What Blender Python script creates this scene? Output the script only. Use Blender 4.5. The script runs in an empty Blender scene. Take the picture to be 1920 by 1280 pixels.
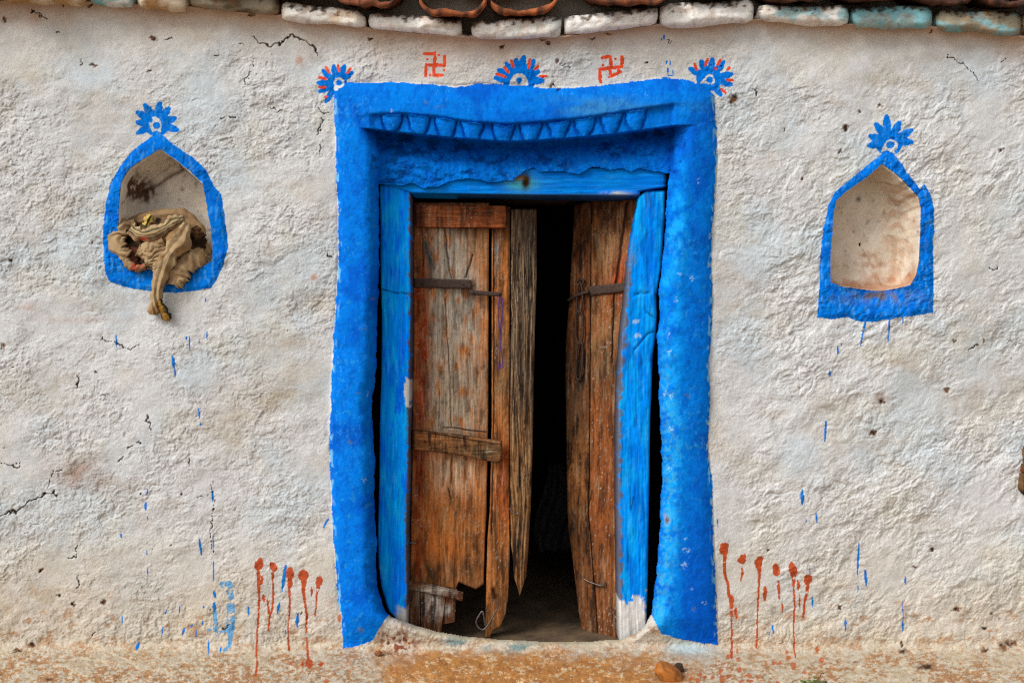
import bpy, math, random
import numpy as np
from mathutils import Vector

C = bpy.context.scene.collection
SC = bpy.context.scene
R = math.radians
random.seed(7)

# ------------------------------------------------------------------ camera
S, D, ZC = 0.002, 3.0, 1.15          # metres per photo pixel on the wall plane, distance, eye height
cam = bpy.data.cameras.new('camera'); cam_o = bpy.data.objects.new('camera', cam); C.objects.link(cam_o)
cam_o.location = (0, -D, ZC); cam_o.rotation_euler = (R(90), 0, 0)
cam.sensor_width = 36; cam.lens = 36 * D / (1920 * S); cam.clip_end = 500; cam.clip_start = 0.02
SC.camera = cam_o

# ------------------------------------------------------------------ light: bright overcast, soft sun from upper left front
SUN_EL, SUN_AZ = 40, -55               # azimuth measured from straight in front of the wall, negative = left
w = bpy.data.worlds.new('World'); SC.world = w; w.use_nodes = True
nt = w.node_tree; bg = nt.nodes['Background']
sky = nt.nodes.new('ShaderNodeTexSky'); sky.sky_type = 'NISHITA'; sky.sun_disc = False
sky.sun_elevation = R(SUN_EL); sky.air_density = 1.0; sky.dust_density = 1.5; sky.ozone_density = 0.6
hs = nt.nodes.new('ShaderNodeHueSaturation'); hs.inputs['Saturation'].default_value = 0.12   # overcast: nearly white sky
nt.links.new(sky.outputs['Color'], hs.inputs['Color']); nt.links.new(hs.outputs['Color'], bg.inputs['Color'])
bg.inputs['Strength'].default_value = 0.095
sd = Vector((math.sin(R(SUN_AZ)) * math.cos(R(SUN_EL)), -math.cos(R(SUN_AZ)) * math.cos(R(SUN_EL)), math.sin(R(SUN_EL))))
sky.sun_rotation = math.atan2(sd.x, sd.y)
sl = bpy.data.lights.new('sun', 'SUN'); sl.energy = 1.5; sl.angle = R(26); sl.color = (1.0, 0.99, 0.975)
so = bpy.data.objects.new('sun', sl); C.objects.link(so); so.rotation_euler = sd.to_track_quat('Z', 'Y').to_euler()
so.location = (-3, -4, 6)
SC.view_settings.view_transform = 'Standard'; SC.view_settings.look = 'None'
SC.view_settings.exposure = 0.90; SC.view_settings.gamma = 1.0
SC.cycles.use_denoising = False; SC.cycles.pixel_filter_type = 'BLACKMAN_HARRIS'; SC.cycles.filter_width = 1.2

# ------------------------------------------------------------------ helpers
def lin(r, g, b):
    f = lambda c: (c / 255 / 12.92) if c / 255 <= 0.04045 else ((c / 255 + 0.055) / 1.055) ** 2.4
    return np.array([f(r), f(g), f(b)], np.float32)

_rng = np.random.RandomState(11)
_PERM = np.concatenate([_rng.permutation(256)] * 3).astype(np.int32)
_ANG = _rng.rand(256) * 2 * np.pi
_GX, _GY = np.cos(_ANG).astype(np.float32), np.sin(_ANG).astype(np.float32)
def perlin(x, y, seed=0):
    x = np.asarray(x, np.float32) + np.float32(seed * 17.31 + 1000); y = np.asarray(y, np.float32) + np.float32(seed * 9.73 + 1000)
    x0 = np.floor(x); y0 = np.floor(y); fx = x - x0; fy = y - y0
    xi = x0.astype(np.int32) & 255; yi = y0.astype(np.int32) & 255
    p0 = _PERM[xi]; p1 = _PERM[xi + 1]
    def dot(h, a, b): return _GX[h] * a + _GY[h] * b
    n00 = dot(_PERM[p0 + yi], fx, fy); n01 = dot(_PERM[p0 + yi + 1], fx, fy - 1)
    n10 = dot(_PERM[p1 + yi], fx - 1, fy); n11 = dot(_PERM[p1 + yi + 1], fx - 1, fy - 1)
    sx = fx * fx * fx * (fx * (fx * 6 - 15) + 10); sy = fy * fy * fy * (fy * (fy * 6 - 15) + 10)
    a = n00 + sx * (n10 - n00); b = n01 + sx * (n11 - n01)
    return (a + sy * (b - a)) * 1.5
def noise(u, v, scale, seed=0, octv=1, ang=0.0, stretch=1.0, gain=0.5):
    if ang:
        c, s = math.cos(R(ang)), math.sin(R(ang)); x, y = u * c + v * s, -u * s + v * c
    else: x, y = u, v
    tot = 0; amp = 1.0; sc = scale
    for k in range(octv):
        tot = tot + amp * perlin(x / (sc * stretch), y / sc, seed + k * 3.1); amp *= gain; sc *= 0.5
    return tot
def sstep(a, b, x): t = np.clip((x - a) / (b - a), 0, 1); return t * t * (3 - 2 * t)
def interp(x, pts): return np.interp(x, [p[0] for p in pts], [p[1] for p in pts])

def W(u, v, d=0.0):
    k = (D + d) / D
    return Vector(((u - 960) * S * k, d, ZC + (640 - v) * S * k))

def new_mesh(name, verts, faces, mat, parent=None, col=None, uv=None, smooth=True):
    """verts (n,3), faces (m,4) or (m,3) arrays -> ONE mesh object"""
    verts = np.asarray(verts, np.float32); faces = np.asarray(faces, np.int32)
    me = bpy.data.meshes.new(name); k = faces.shape[1]
    me.vertices.add(len(verts)); me.vertices.foreach_set('co', verts.ravel())
    me.loops.add(faces.size); me.loops.foreach_set('vertex_index', faces.ravel())
    me.polygons.add(len(faces)); me.polygons.foreach_set('loop_start', np.arange(0, faces.size, k, dtype=np.int32))
    try: me.polygons.foreach_set('loop_total', np.full(len(faces), k, np.int32))
    except Exception: pass
    me.polygons.foreach_set('use_smooth', np.full(len(faces), smooth, bool))
    if col is not None:
        a = me.attributes.new('Col', 'FLOAT_COLOR', 'POINT')
        c4 = np.ones((len(verts), 4), np.float32); c4[:, :3] = col; a.data.foreach_set('color', c4.ravel())
    if uv is not None:
        ul = me.uv_layers.new(name='UVMap'); ul.data.foreach_set('uv', np.asarray(uv, np.float32)[faces.ravel()].ravel())
    me.update(calc_edges=True); me.validate()
    if mat: me.materials.append(mat)
    o = bpy.data.objects.new(name, me); C.objects.link(o)
    if parent: o.parent = parent
    return o
def tag(o, label=None, cat=None, group=None, kind=None):
    if label: o['label'] = label
    if cat: o['category'] = cat
    if group: o['group'] = group
    if kind: o['kind'] = kind
    return o
def empty(name, label, cat, group=None):
    o = bpy.data.objects.new(name, None); C.objects.link(o); return tag(o, label, cat, group)

def grid_faces(nr, nc, off=0, flip=False, wrap=False):
    i = np.arange(nr - 1)[:, None]; j = np.arange(nc if wrap else nc - 1)[None, :]; j2 = (j + 1) % nc
    f = np.stack([i * nc + j, i * nc + j2, (i + 1) * nc + j2, (i + 1) * nc + j], -1).reshape(-1, 4) + off
    return f[:, ::-1] if flip else f

# ------------------------------------------------------------------ materials
def mat_base(name):
    m = bpy.data.materials.new(name); m.use_nodes = True
    return m, m.node_tree, m.node_tree.nodes['Principled BSDF']
def N(t, kind, **kw):
    n = t.nodes.new(kind)
    for k, v in kw.items():
        if k in n.inputs: n.inputs[k].default_value = v
        else: setattr(n, k, v)
    return n
def mat_surface(name, rough=0.9, grain=420.0, grain_amt=0.25, bump=0.25, mottle=0.18, spec=0.25):
    """Col attribute (the paint, stains, dirt and some painted light) broken up by fine procedural mottling and grit."""
    m, t, b = mat_base(name); L = t.links.new
    at = N(t, 'ShaderNodeAttribute', attribute_name='Col'); tc = N(t, 'ShaderNodeTexCoord')
    n1 = N(t, 'ShaderNodeTexNoise', Scale=grain, Detail=3.0, Roughness=0.6); L(tc.outputs['Object'], n1.inputs['Vector'])
    n2 = N(t, 'ShaderNodeTexNoise', Scale=26.0, Detail=5.0, Roughness=0.65); L(tc.outputs['Object'], n2.inputs['Vector'])
    r1 = N(t, 'ShaderNodeMapRange'); r1.inputs['From Min'].default_value = 0.3; r1.inputs['From Max'].default_value = 0.7
    r1.inputs['To Min'].default_value = 1 - grain_amt; r1.inputs['To Max'].default_value = 1 + grain_amt * 0.6; L(n1.outputs['Fac'], r1.inputs['Value'])
    r2 = N(t, 'ShaderNodeMapRange'); r2.inputs['From Min'].default_value = 0.3; r2.inputs['From Max'].default_value = 0.7
    r2.inputs['To Min'].default_value = 1 - mottle; r2.inputs['To Max'].default_value = 1 + mottle * 0.7; L(n2.outputs['Fac'], r2.inputs['Value'])
    mu = N(t, 'ShaderNodeMath', operation='MULTIPLY'); L(r1.outputs[0], mu.inputs[0]); L(r2.outputs[0], mu.inputs[1])
    vm = N(t, 'ShaderNodeVectorMath', operation='SCALE'); L(at.outputs['Color'], vm.inputs[0]); L(mu.outputs[0], vm.inputs['Scale'])
    L(vm.outputs[0], b.inputs['Base Color'])
    b.inputs['Roughness'].default_value = rough; b.inputs['Specular IOR Level'].default_value = spec
    bp = N(t, 'ShaderNodeBump', Strength=bump, Distance=0.002); L(n1.outputs['Fac'], bp.inputs['Height']); L(bp.outputs[0], b.inputs['Normal'])
    return m
def mat_wood(name, rough=0.85, dark=0.40, bump=0.9, fine=125.0, spec=0.12):
    """Col attribute times procedural grain that runs along the board (UV: x across, y along, in metres)."""
    m, t, b = mat_base(name); L = t.links.new
    at = N(t, 'ShaderNodeAttribute', attribute_name='Col'); uv = N(t, 'ShaderNodeUVMap')
    mp = N(t, 'ShaderNodeMapping'); mp.inputs['Scale'].default_value = (fine, fine * 0.05, 1); L(uv.outputs[0], mp.inputs['Vector'])
    n1 = N(t, 'ShaderNodeTexNoise', Scale=1.0, Detail=4.0, Roughness=0.6, Distortion=0.4); L(mp.outputs[0], n1.inputs['Vector'])
    mp2 = N(t, 'ShaderNodeMapping'); mp2.inputs['Scale'].default_value = (45, 5, 1); L(uv.outputs[0], mp2.inputs['Vector'])
    n2 = N(t, 'ShaderNodeTexNoise', Scale=1.0, Detail=6.0, Roughness=0.7, Distortion=0.8); L(mp2.outputs[0], n2.inputs['Vector'])
    n3 = N(t, 'ShaderNodeTexNoise', Scale=260.0, Detail=2.0, Roughness=0.6); L(uv.outputs[0], n3.inputs['Vector'])
    def rng(src, lo, hi, a=0.32, c=0.68):
        r = N(t, 'ShaderNodeMapRange'); r.inputs['From Min'].default_value = a; r.inputs['From Max'].default_value = c
        r.inputs['To Min'].default_value = lo; r.inputs['To Max'].default_value = hi; L(src, r.inputs['Value']); return r.outputs[0]
    m1 = N(t, 'ShaderNodeMath', operation='MULTIPLY'); L(rng(n1.outputs['Fac'], 1 - dark, 1 + dark * 0.6), m1.inputs[0]); L(rng(n2.outputs['Fac'], 1 - dark, 1 + dark * 0.5), m1.inputs[1])
    m2 = N(t, 'ShaderNodeMath', operation='MULTIPLY'); L(m1.outputs[0], m2.inputs[0]); L(rng(n3.outputs['Fac'], 0.82, 1.15), m2.inputs[1])
    vm = N(t, 'ShaderNodeVectorMath', operation='SCALE'); L(at.outputs['Color'], vm.inputs[0]); L(m2.outputs[0], vm.inputs['Scale'])
    L(vm.outputs[0], b.inputs['Base Color']); b.inputs['Roughness'].default_value = rough; b.inputs['Specular IOR Level'].default_value = spec
    bp = N(t, 'ShaderNodeBump', Strength=bump, Distance=0.002); L(m1.outputs[0], bp.inputs['Height']); L(bp.outputs[0], b.inputs['Normal'])
    return m
def mat_plain(name, c, rough=0.8, metal=0.0, scale=60.0, amt=0.45, bump=0.3):
    m, t, b = mat_base(name); L = t.links.new
    tc = N(t, 'ShaderNodeTexCoord'); n = N(t, 'ShaderNodeTexNoise', Scale=scale, Detail=5.0, Roughness=0.65); L(tc.outputs['Object'], n.inputs['Vector'])
    cr = N(t, 'ShaderNodeValToRGB'); cr.color_ramp.elements[0].position = 0.32; cr.color_ramp.elements[1].position = 0.7
    cr.color_ramp.elements[0].color = (*[float(x) * (1 - amt) for x in c], 1); cr.color_ramp.elements[1].color = (*[min(1, float(x) * (1 + amt)) for x in c], 1)
    L(n.outputs['Fac'], cr.inputs['Fac']); L(cr.outputs['Color'], b.inputs['Base Color'])
    b.inputs['Roughness'].default_value = rough; b.inputs['Metallic'].default_value = metal
    bp = N(t, 'ShaderNodeBump', Strength=bump, Distance=0.003); L(n.outputs['Fac'], bp.inputs['Height']); L(bp.outputs[0], b.inputs['Normal'])
    return m
M_PLASTER = mat_surface('lime_plaster', 0.92, 300, 0.20, 0.7, 0.10)
M_BLUE = mat_surface('blue_distemper', 0.9, 380, 0.16, 0.5, 0.14, 0.02)
M_RED = mat_surface('red_oxide_paint', 0.6, 380, 0.15, 0.2, 0.12)
M_EARTH = mat_surface('packed_earth', 0.95, 330, 0.28, 0.6, 0.22)
M_NICHE = mat_surface('niche_plaster', 0.92, 300, 0.16, 0.35, 0.14)
M_BRICK = mat_surface('whitewashed_brick', 0.9, 300, 0.18, 0.4, 0.16)
M_TILE = mat_surface('terracotta', 0.9, 240, 0.3, 0.6, 0.35)
M_CLOTH = mat_surface('cotton_cloth', 0.9, 900, 0.12, 0.25, 0.16, 0.15)
M_STONE = mat_surface('brown_stone', 0.7, 200, 0.2, 0.4, 0.2)
M_WOOD = mat_wood('weathered_wood')
M_BLUEWOOD = mat_wood('blue_painted_wood', 0.85, 0.22, 0.5, 120, 0.02)
M_IRON = mat_plain('rusty_iron', (0.05, 0.025, 0.016), 0.65, 0.35, 90)
M_WIRE = mat_plain('bare_wire', (0.16, 0.13, 0.11), 0.45, 0.7, 90)
M_DARK = mat_plain('dark_brown_mud', (0.018, 0.014, 0.011), 0.95, 0, 6)  # near-black brown base for the room walls and roof deck
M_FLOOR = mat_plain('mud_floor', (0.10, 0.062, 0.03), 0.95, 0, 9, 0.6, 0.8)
M_THREAD = mat_plain('purple_thread', (0.09, 0.03, 0.13), 0.8, 0, 200)
M_LEAF = mat_plain('green_leaf', (0.10, 0.17, 0.02), 0.6, 0, 80)
M_STEM = mat_plain('dry_stem', (0.05, 0.05, 0.02), 0.8, 0, 80)
M_GREY = mat_plain('grey_cloth', (0.025, 0.025, 0.027), 0.9, 0, 30)

# ------------------------------------------------------------------ generic solid builders
def catmull(pts, n):
    P = np.array(pts, float); m = len(P); out = []
    ts = np.linspace(0, m - 1, n)
    for t in ts:
        i = min(int(t), m - 2); f = t - i
        p0, p1, p2, p3 = P[max(i - 1, 0)], P[i], P[i + 1], P[min(i + 2, m - 1)]
        out.append(0.5 * (2 * p1 + (p2 - p0) * f + (2 * p0 - 5 * p1 + 4 * p2 - p3) * f * f + (3 * p1 - p0 - 3 * p2 + p3) * f ** 3))
    return np.array(out)
def tube(name, pts, r, mat, parent=None, n=40, k=8, closed=False, col=None, flat=1.0, wob=0.0):
    """round rod along world points; r one radius or a list"""
    P = np.array([tuple(p) for p in pts], float)
    if closed: P = np.vstack([P, P[:1]])
    P = catmull(P, n); rr = np.interp(np.linspace(0, 1, n), np.linspace(0, 1, len(np.atleast_1d(r))), np.atleast_1d(r))
    T = np.gradient(P, axis=0); T /= np.linalg.norm(T, axis=1)[:, None] + 1e-9
    up = np.array([0, 1, 0.001]); A = np.cross(T, up); A /= np.linalg.norm(A, axis=1)[:, None] + 1e-9; B = np.cross(T, A)
    a = np.linspace(0, 2 * np.pi, k, endpoint=False)
    V = P[:, None, :] + rr[:, None, None] * (np.cos(a)[None, :, None] * A[:, None, :] + flat * np.sin(a)[None, :, None] * B[:, None, :])
    V = V.reshape(-1, 3); F = grid_faces(n, k, wrap=True)
    V = np.vstack([V, P[:1], P[-1:]]); c0, c1 = len(V) - 2, len(V) - 1
    j = np.arange(k); F = np.vstack([F, np.stack([np.full(k, c0), (j + 1) % k, j, j], -1)[:, [0, 1, 2, 2]] * 0 + np.stack([np.full(k, c0), (j + 1) % k, j, j], -1)])
    tri0 = np.stack([np.full(k, c0), (j + 1) % k, j], -1); base = (n - 1) * k
    tri1 = np.stack([np.full(k, c1), base + j, base + (j + 1) % k], -1)
    quads = grid_faces(n, k, wrap=True); tris = np.vstack([quads[:, [0, 1, 2]], quads[:, [0, 2, 3]], tri0, tri1])
    cc = None if col is None else np.tile(np.asarray(col, np.float32), (len(V), 1))
    return new_mesh(name, V, tris, mat, parent, cc)
def rounded_block(name, L, Rr, top, bot, depth, thick, mat, parent=None, ns=24, nv=120, rnd=0.006, relief=None, col=None, seed=0, horizontal=False, rs=0.10):
    """A board: its left and right edges are u(v), its ends v(s); front face shaped by relief(u,v), rounded arrises, real thickness behind.
    L, Rr: [(v,u)..]; top, bot: [(s,v)..] ; depth: number or f(u,v)"""
    s = np.concatenate([[0, .012, .03, .06], np.linspace(.1, .9, ns), [.94, .97, .988, 1]]); t = np.concatenate([[0, .004, .01], np.linspace(.02, .98, nv), [.99, .996, 1]])
    ss, tt = np.meshgrid(s, t)
    v = (1 - tt) * interp(ss, top) + tt * interp(ss, bot); ul = interp(v, L); ur = interp(v, Rr); u = ul + (ur - ul) * ss
    d = depth(u, v) if callable(depth) else np.full_like(u, depth)
    wm = np.maximum((ur - ul) * S, 1e-4); lm = np.abs(interp(ss, bot) - interp(ss, top)) * S
    es = np.minimum(ss, 1 - ss) * wm; et = np.minimum(tt, 1 - tt) * lm
    q = lambda e: rnd * (1 - np.sqrt(np.clip(1 - (1 - np.clip(e / rnd, 0, 1)) ** 2, 0, 1)))
    d = d + q(es) + q(et)
    if relief is not None: d = d - relief(u, v) * np.clip(np.minimum(es, et) / rnd, 0.15, 1)
    k = (D + d) / D
    F = np.stack([(u - 960) * S * k, d, ZC + (640 - v) * S * k], -1)
    Bk = F.copy(); Bk[..., 1] = (depth(u, v) if callable(depth) else depth) + thick
    nr, nc = u.shape; n = nr * nc
    V = np.vstack([F.reshape(-1, 3), Bk.reshape(-1, 3)])
    faces = [grid_faces(nr, nc, flip=True), grid_faces(nr, nc, n)]
    idx = np.arange(n).reshape(nr, nc)
    loop = np.concatenate([idx[0, :-1], idx[:-1, -1], idx[-1, :0:-1], idx[:0:-1, 0]]); nx = np.roll(loop, -1)
    faces.append(np.stack([loop, nx, nx + n, loop + n], -1))
    cc = col(u, v) if col is not None else np.ones(u.shape + (3,), np.float32) * 0.2
    cc = np.clip(cc, 0.001, 1).reshape(-1, 3); cc = np.vstack([cc, cc])
    if horizontal: uvv = np.stack([(v * S).ravel(), (u * S).ravel()], -1)
    else: uvv = np.stack([(u * S).ravel(), (v * S).ravel()], -1)
    uvv = uvv + seed * 1.37; uvv = np.vstack([uvv, uvv])
    return new_mesh(name, V, np.vstack(faces), mat, parent, cc, uvv)
def seg_dist(u, v, pts):
    """distance in pixels to a polyline, and position along it 0..1"""
    best = np.full(np.shape(u), 1e9, np.float32); pos = np.zeros(np.shape(u), np.float32); n = len(pts) - 1
    for i in range(n):
        ax, ay = pts[i][:2]; bx, by = pts[i + 1][:2]; dx, dy = bx - ax, by - ay; l2 = dx * dx + dy * dy + 1e-9
        t = np.clip(((u - ax) * dx + (v - ay) * dy) / l2, 0, 1); dd = np.hypot(u - ax - t * dx, v - ay - t * dy)
        m = dd < best; best = np.where(m, dd, best); pos = np.where(m, (i + t) / n, pos)
    return best, pos
def inside(u, v, poly):
    r = np.zeros(np.shape(u), bool); n = len(poly); j = n - 1
    for i in range(n):
        xi, yi = poly[i]; xj, yj = poly[j]
        if yi != yj:
            r ^= ((yi > v) != (yj > v)) & (u < (xj - xi) * (v - yi) / (yj - yi) + xi)
        j = i
    return r
def mixc(col, c, m): return col + (np.asarray(c, np.float32) - col) * m[..., None]

# ================================================================== THE WALL SHEET
def axis(a0, a1, b0, b1, st):
    c = np.arange(b0, b1 + st, st); lo = []; x = b0; q = st
    while x > a0: q = min(q * 1.08, 7); x -= q; lo.append(x)
    hi = []; x = c[-1]; q = st
    while x < a1: q = min(q * 1.08, 7); x += q; hi.append(x)
    return np.concatenate([lo[::-1], c, hi])
ua = axis(-800, 2720, -14, 1934, 1.25); va = axis(-75, 1500, -40, 1292, 1.25)
U, V = np.meshgrid(ua.astype(np.float32), va.astype(np.float32)); NR, NC = U.shape

# ragged coordinates for painted edges
WU = U + 1.3 * noise(U, V, 17, 41, 3, 0, 1, .75) + 2.6 * noise(U, V, 70, 42)
WV = V + 1.3 * noise(U, V, 17, 43, 3, 0, 1, .75) + 2.6 * noise(U, V, 70, 44)

# --- outlines read off the photograph
oL = [(140, 628), (180, 626), (300, 630), (400, 634), (500, 634), (600, 628), (700, 621), (800, 618), (900, 620), (1000, 624), (1100, 632), (1150, 638), (1220, 644)]
iL = [(230, 700), (262, 708), (300, 714), (340, 710), (500, 711), (600, 707), (700, 704), (760, 697), (850, 702), (950, 702), (1010, 706), (1060, 704), (1100, 708), (1130, 716), (1150, 727), (1166, 744), (1180, 772)]
iR = [(230, 1262), (300, 1261), (345, 1252), (402, 1249), (484, 1243), (546, 1235), (587, 1238), (632, 1232), (684, 1235), (752, 1237), (780, 1238), (866, 1240), (911, 1241), (1003, 1236), (1055, 1233), (1117, 1226), (1151, 1221), (1180, 1205)]
oR = [(140, 1335), (190, 1340), (250, 1343), (300, 1345), (340, 1342), (420, 1336), (500, 1333), (560, 1337), (640, 1332), (700, 1330), (760, 1332), (820, 1327), (870, 1330), (920, 1335), (1000, 1338), (1100, 1342), (1150, 1345), (1220, 1346)]
topE = [(600, 168), (640, 158), (666, 156), (740, 154), (790, 156), (850, 162), (900, 158), (960, 160), (1000, 164), (1100, 163), (1150, 160), (1200, 152), (1230, 146), (1260, 148), (1290, 150), (1312, 158), (1345, 184)]
lineT = [(690, 216), (750, 213), (820, 219), (880, 229), (950, 234), (1000, 231), (1060, 225), (1100, 221), (1150, 213), (1200, 205), (1265, 196)]
bandB = [(690, 245), (735, 250), (800, 257), (860, 263), (950, 269), (1000, 267), (1060, 263), (1100, 260), (1150, 255), (1200, 248), (1265, 239)]
rag = [(690, 345), (720, 345), (755, 347), (775, 343), (790, 351), (820, 350), (840, 340), (880, 333), (900, 338), (920, 341), (960, 338), (985, 318), (1000, 313), (1012, 322), (1060, 322), (1085, 325), (1110, 311), (1135, 318), (1170, 317), (1182, 322), (1195, 315), (1225, 320), (1265, 326)]
thr = [(640, 1150), (715, 1150), (745, 1160), (780, 1172), (820, 1184), (880, 1194), (950, 1199), (1050, 1203), (1110, 1202), (1165, 1198), (1195, 1185), (1225, 1160), (1280, 1150)]
OL, IL, IR, OR = (interp(V, p) for p in (oL, iL, iR, oR))
TE, LT, BB, RG, TH = (interp(U, p) for p in (topE, lineT, bandB, rag, thr))
nb = noise(U, V, 26, 51, 2)
NL_in = [(298, 278), (316, 290), (330, 300), (352, 318), (380, 345), (388, 380), (396, 430), (400, 468), (398, 490), (384, 498), (340, 505), (290, 506), (250, 500), (226, 482), (221, 440), (222, 380), (226, 342), (242, 316), (270, 296), (288, 285)]
NL_out = [(296, 248), (268, 268), (250, 282), (225, 312), (207, 345), (198, 380), (192, 430), (194, 470), (197, 510), (205, 528), (240, 540), (285, 546), (330, 550), (370, 545), (395, 540), (405, 525), (420, 495), (428, 460), (424, 430), (421, 400), (415, 365), (400, 348), (385, 320), (360, 295), (330, 275), (316, 264)]
NR_in = [(1655, 307), (1668, 317), (1680, 325), (1700, 345), (1722, 368), (1728, 388), (1727, 430), (1724, 490), (1719, 515), (1708, 534), (1684, 541), (1655, 546), (1630, 545), (1600, 540), (1575, 536), (1556, 530), (1557, 480), (1560, 440), (1561, 400), (1566, 376), (1585, 360), (1620, 335), (1645, 315)]
NR_out = [(1662, 282), (1640, 300), (1620, 316), (1590, 340), (1565, 360), (1552, 385), (1543, 430), (1538, 500), (1534, 560), (1532, 596), (1560, 599), (1590, 595), (1610, 603), (1640, 604), (1690, 596), (1750, 587), (1751, 520), (1748, 470), (1752, 430), (1752, 390), (1745, 365), (1733, 345), (1725, 355), (1700, 322), (1682, 296)]

def sub(f, box):
    """evaluate f only inside a pixel box"""
    u0, v0, u1, v1 = box; j0, j1 = np.searchsorted(ua, [u0, u1]); i0, i1 = np.searchsorted(va, [v0, v1])
    out = np.zeros(U.shape, bool); sl_ = (slice(i0, i1), slice(j0, j1)); out[sl_] = f(WU[sl_], WV[sl_], U[sl_], V[sl_]); return out
def poly_mask(poly, warp=0.6, pad=6):
    xs = [p[0] for p in poly]; ys = [p[1] for p in poly]
    return sub(lambda wu, wv, u, v: inside(u + (wu - u) * warp, v + (wv - v) * warp, poly), (min(xs) - pad, min(ys) - pad, max(xs) + pad, max(ys) + pad))
def stroke_mask(pts, widths, warp=0.4, pad=12):
    xs = [p[0] for p in pts]; ys = [p[1] for p in pts]; wd = np.atleast_1d(widths)
    def f(wu, wv, u, v):
        dd, pos = seg_dist(u + (wu - u) * warp, v + (wv - v) * warp, pts)
        return dd < np.interp(pos, np.linspace(0, 1, len(wd)), wd)
    return sub(f, (min(xs) - pad, min(ys) - pad, max(xs) + pad, max(ys) + pad))

# --- labels (which object each patch of the sheet belongs to)
LAB = np.zeros(U.shape, np.int16); names = {0: 'house_wall'}
def add_label(mask, name):
    k = len(names); names[k] = name; LAB[mask] = k; return k
m_blue = (WU > OL) & (WU < OR) & (WV > TE) & ((U < IL + 40) | (U > IR - 40) | (V < RG + 3))
botL = interp(U, [(600, 1216), (650, 1215), (700, 1200), (712, 1175), (730, 1150), (770, 1135)])
botR = interp(U, [(1200, 1150), (1222, 1152), (1240, 1188), (1280, 1200), (1346, 1207)])
m_blue &= WV < np.where(U < 960, botL, botR)
k_sur = add_label(m_blue, 'door_surround')
scal = []
SC_U = [735, 786, 836, 886, 944, 995, 1048, 1096, 1146, 1192]; SC_P = [2.4, 2.6, 2.6, 2.2, 2.6, 2.2, 1.7, 1.4, 1.5, 1.7]
h_sc = np.zeros(U.shape, np.float32)
for c, p in zip(SC_U, SC_P):
    x = np.abs(U - c + 2.0 * noise(U, V, 18, 61, 2)) / 19.5; depth_v = (np.interp(c, *zip(*bandB)) - np.interp(c, *zip(*lineT))) * (0.98 if p < 1.5 or c > 880 else 0.90)
    y = (V - LT - 2 + 1.5 * noise(U, V, 16, 62)) / depth_v; e = (x ** p + np.clip(y, 0, 2) ** 1.25) ; m = (e < 1) & (y > 0); scal.append(add_label(m & m_blue, 'scallop'))
    near = (np.abs(U - c) < 34) & (y > 0) & (V < BB + 6)
    h_sc = np.where(near & m, np.maximum(h_sc, 0.017 * np.sqrt(np.clip(1 - e, 0, 1)) + 0.001), h_sc)
    h_sc = np.where(near & ~m & (h_sc <= 0), np.minimum(h_sc, -0.010 * np.exp(-((e - 1) / 0.35) ** 2)), h_sc)
m_bl = poly_mask(NL_out) ; m_br = poly_mask(NR_out)
hole_L, hole_R = poly_mask(NL_in, 0.5), poly_mask(NR_in, 0.5)
k_bl = add_label(m_bl, 'niche_border'); k_br = add_label(m_br, 'niche_border')

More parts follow.
